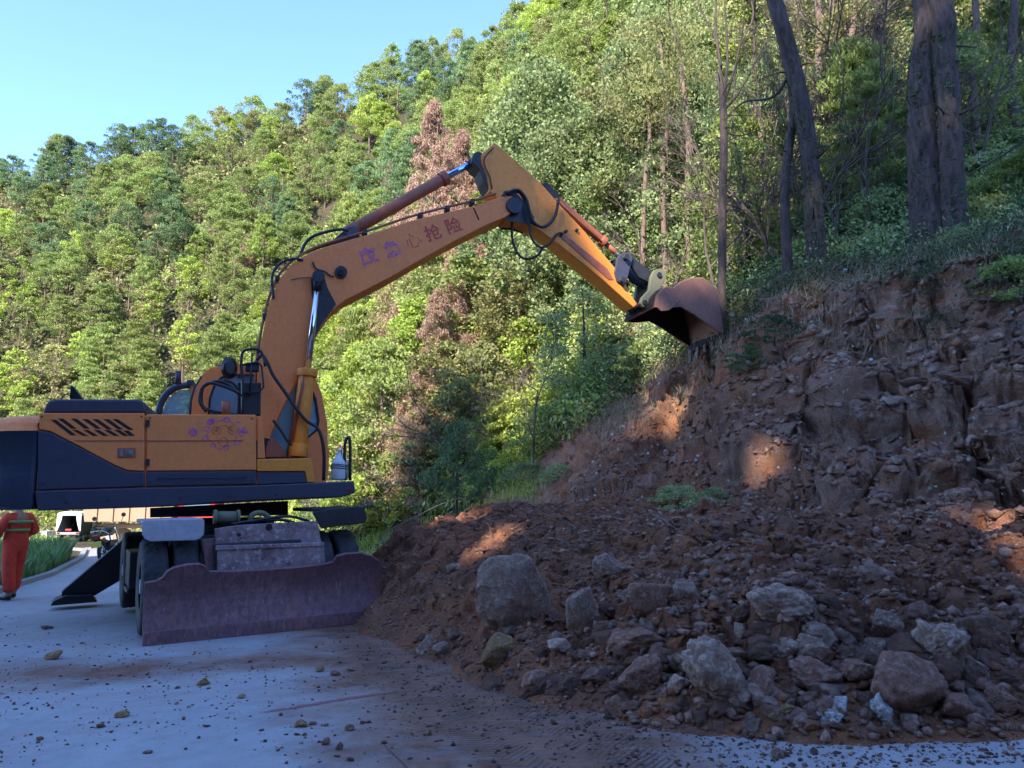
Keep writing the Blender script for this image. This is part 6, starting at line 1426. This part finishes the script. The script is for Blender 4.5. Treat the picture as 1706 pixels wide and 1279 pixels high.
    skinned('hair', {'a': (0, -.01, 1.70, (.088, .10)), 'b': (0, -.045, 1.66, (.082, .07)), 'c': (0, -.06, 1.60, (.06, .045))}, [('a', 'b'), ('b', 'c')], M['hair'], root)
    root.scale = (1.22, 1.22, 1.12)
worker()
# ------------------------------------------------------------------ motorcycle on the road behind, seen from the back
def ringmesh(q, c, R, r, axis='x', n=28, m_=8, mi=0):
    c = Vector(c); pts = [c+Vector((0, R*math.cos(a), R*math.sin(a))) for a in np.linspace(0, 2*math.pi, n+1)]; q.tube(pts, r, m_, False, mi)
def motorcycle():
    p = onroad(172, 941); root = empty('motorcycle', p, (0, math.radians(-9), math.radians(12)))
    tag(root, 'small motorcycle with a yellow number plate parked on the road behind the excavator', 'motorcycle'); k = .95
    for y in (0, 1.28):
        q = MB(); ringmesh(q, (0, y, .31), .265, .05); w = q.build('wheel', M['black'], root)
        q = MB(); ringmesh(q, (0, y, .31), .21, .015, n=20, m_=6); q.cyl((-.05, y, .31), (.05, y, .31), .05, n=12)
        for a in range(6): q.tube([(0, y, .31), (0, y+.2*math.cos(a*1.047), .31+.2*math.sin(a*1.047))], .009, 5)
        q.build('rim', M['chrome'], w)
    q = MB(); q.tube([(0, -.42, .70), (0, -.25, .64), (0, 0, .60), (0, .3, .60)], [.05, .10, .11, .10], 10, sy=.6); q.build('rear_mudguard', M['grease'], root)
    q = MB(); q.box((0, -.02, .78), (.24, .62, .09)); q.build('seat', M['black'], root, .03)
    q = MB(); q.tube([(0, .30, .80), (0, .5, .86), (0, .78, .88), (0, .95, .80)], [.09, .15, .15, .09], 14, sy=.8); q.build('fuel_tank', M['gloss_black'], root)
    q = MB(); q.box((0, .55, .45), (.26, .42, .34)); q.cyl((-.2, .5, .38), (.2, .5, .38), .10, n=14); q.build('engine', M['grease'], root, .03)
    q = MB(); q.tube([(.13, .5, .30), (.15, .2, .26), (.16, -.35, .33)], [.025, .04, .05], 12); q.build('exhaust_pipe', M['chrome'], root)
    for s_ in (-.09, .09): q = MB(); q.cyl((s_, 1.28, .31), (s_, 1.02, .95), .022, n=10); q.build('fork', M['chrome'], root)
    q = MB(); q.hose([(-.38, .82, 1.05), (-.22, .96, 1.02), (0, 1.0, .98), (.22, .96, 1.02), (.38, .82, 1.05)], .014); q.build('handlebar', M['grease'], root)
    for s_ in (-1, 1):
        q = MB(); q.hose([(s_*.28, .9, 1.04), (s_*.33, .9, 1.15), (s_*.36, .9, 1.22)], .008); q.tube([(s_*.37, .91, 1.25), (s_*.37, .88, 1.25)], [.055, .06], 14); q.build('mirror', M['gloss_black'], root)
        q = MB(); q.tube([(s_*.12, -.33, .68), (s_*.17, -.34, .68), (s_*.21, -.34, .68)], [.01, .03, .025], 8); q.build('turn_signal', M['yellow'], root)
        q = MB(); q.hose([(s_*.13, .25, .78), (s_*.15, -.1, .84), (s_*.12, -.38, .88), (0, -.45, .89)], .012); q.build('grab_bar', M['chrome'], root)
    q = MB(); q.box((0, -.36, .74), (.18, .08, .11)); q.build('tail_lamp', M['lamp_red'], root, .02)
    q = MB(); q.box((0, -.43, .55), (.24, .012, .16), Matrix.Rotation(-.25, 3, 'X')); q.build('number_plate', M['yellow'], root, .004)
    root.scale = (1.2, 1.2, 1.2); q = MB(); q.box((0, 1.08, .88), (.2, .14, .2)); q.build('headlamp', M['gloss_black'], root, .04)
motorcycle()
# ------------------------------------------------------------------ vehicles on the sunlit road beyond
def small_van():
    p = onroad(112, 906); root = empty('cargo_tricycle', p, (0, 0, math.radians(14))); tag(root, 'small open backed cargo vehicle with a white tarpaulin over its dark green box', 'cargo vehicle')
    q = MB(); q.box((0, 1.2, .55), (1.25, 2.4, .12)); q.build('load_floor', M['grease'], root, .01)
    gm = plain('dark_green_sheet', (.03, .06, .05), .6)
    for s_ in (-1, 1): q = MB(); q.box((s_*.62, 1.2, 1.1), (.04, 2.4, 1.1)); q.build('side_board', M['white'] if s_ < 0 else gm, root, .01)
    q = MB(); q.box((0, 2.38, 1.1), (1.2, .04, 1.1)); q.build('front_board', gm, root)
    q = MB(); q.prism([(-.68, 1.62), (.68, 1.62), (.6, 1.78), (.3, 1.86), (-.3, 1.86), (-.6, 1.78)], -.02, 2.45); q.build('tarpaulin', M['white'], root, .02)
    # tarpaulin flaps hanging at both sides of the opening
    for s_ in (-1, 1):
        q = MB(); P = [(s_*.64, 1.66), (s_*.36, 1.66), (s_*.40, 1.35), (s_*.48, 1.05), (s_*.58, .74), (s_*.66, .72)]; q.prism(P, -.06, -.02); q.build('tarpaulin_flap', M['white'], root, .01)
    for s_ in (-1, 1):
        q = MB(); q.cyl((s_*.62, .75, .3), (s_*.47, .75, .3), .3, n=24); w = q.build('wheel', M['black'], root, .02); q = MB(); q.cyl((s_*.64, .75, .3), (s_*.6, .75, .3), .15, n=16); q.build('hub', M['greywash'], w)
    q = MB(); q.box((0, -.05, .6), (1.2, .06, .14)); q.build('bumper', M['greywash'], root, .01)
    for s_ in (-1, 1): q = MB(); q.box((s_*.5, -.09, .62), (.14, .03, .08)); q.build('tail_lamp', M['lamp_red'], root, .005)
    q = MB(); q.box((0, .02, .80), (.34, .12, .12)); q.build('red_bundle', M['red'], root, .03)
    q = MB(); q.box((0, 3.0, 1.0), (1.2, 1.0, 1.3)); q.build('driver_cab', M['white'], root, .08)
small_van()
def tipper():
    p = at(196, 700, 36); p.z = KX*p.x; root = empty('tipper_truck', p, (0, 0, math.radians(8))); tag(root, 'dusty tan truck with a red and white front parked beyond the excavator', 'truck')
    # x runs along the truck, wheels towards the camera side
    q = MB(); q.box((2.0, .9, 1.05), (5.4, 1.0, .2)); q.build('frame', M['tan'], root, .02)
    for x in (0, 4.0):
        for y in (.02, 1.75):
            q = MB(); q.cyl((x, y, .46), (x, y+.28, .46), .46, n=28); w = q.build('wheel', M['tan'], root, .04); q = MB(); q.cyl((x, y-.02, .46), (x, y+.05, .46), .22, n=20); q.build('hub', M['greywash'], w)
    q = MB(); q.prism([(-1.1, 1.25), (2.7, 1.25), (2.8, 2.15), (-1.25, 2.15)], .0, 2.0); q.build('tipper_body', M['tan'], root, .03)
    q = MB()
    for x in (-.6, .1, .8, 1.5, 2.2): q.box((x, -.03, 1.7), (.08, .06, .88))
    q.build('body_rib', M['tan'], root)
    q = MB(); q.prism([(2.95, .75), (4.75, .75), (4.8, 1.5), (4.55, 2.3), (3.1, 2.35), (2.95, 2.2)], .05, 1.95); cb = q.build('truck_cab', M['red'], root, .05)
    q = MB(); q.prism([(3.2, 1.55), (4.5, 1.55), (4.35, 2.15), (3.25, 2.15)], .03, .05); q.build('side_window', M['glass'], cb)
    q = MB(); q.box((4.15, .03, 1.12), (1.5, .06, .28)); q.build('white_band', M['white'], cb, .01)
    q = MB(); q.box((4.8, .9, .75), (.2, 1.9, .35)); q.build('bumper', M['white'], root, .03)
tipper()
# plastic road barrier beside the verge
p = onroad(56, 912); rt = empty('road_barrier', p+Vector((-.6, 2, 0)), (0, 0, .3)); tag(rt, 'small white and orange plastic barrier standing behind the grass verge', 'barrier')
q = MB(); q.prism([(-.32, 0), (.32, 0), (.28, .25), (.16, .8), (-.16, .8), (-.28, .25)], -.6, .6); q.build('barrier_block', M['white'], rt, .03)
q = MB(); q.box((0, -.61, .45), (.26, .02, .3)); q.build('orange_panel', M['orange2'], rt)
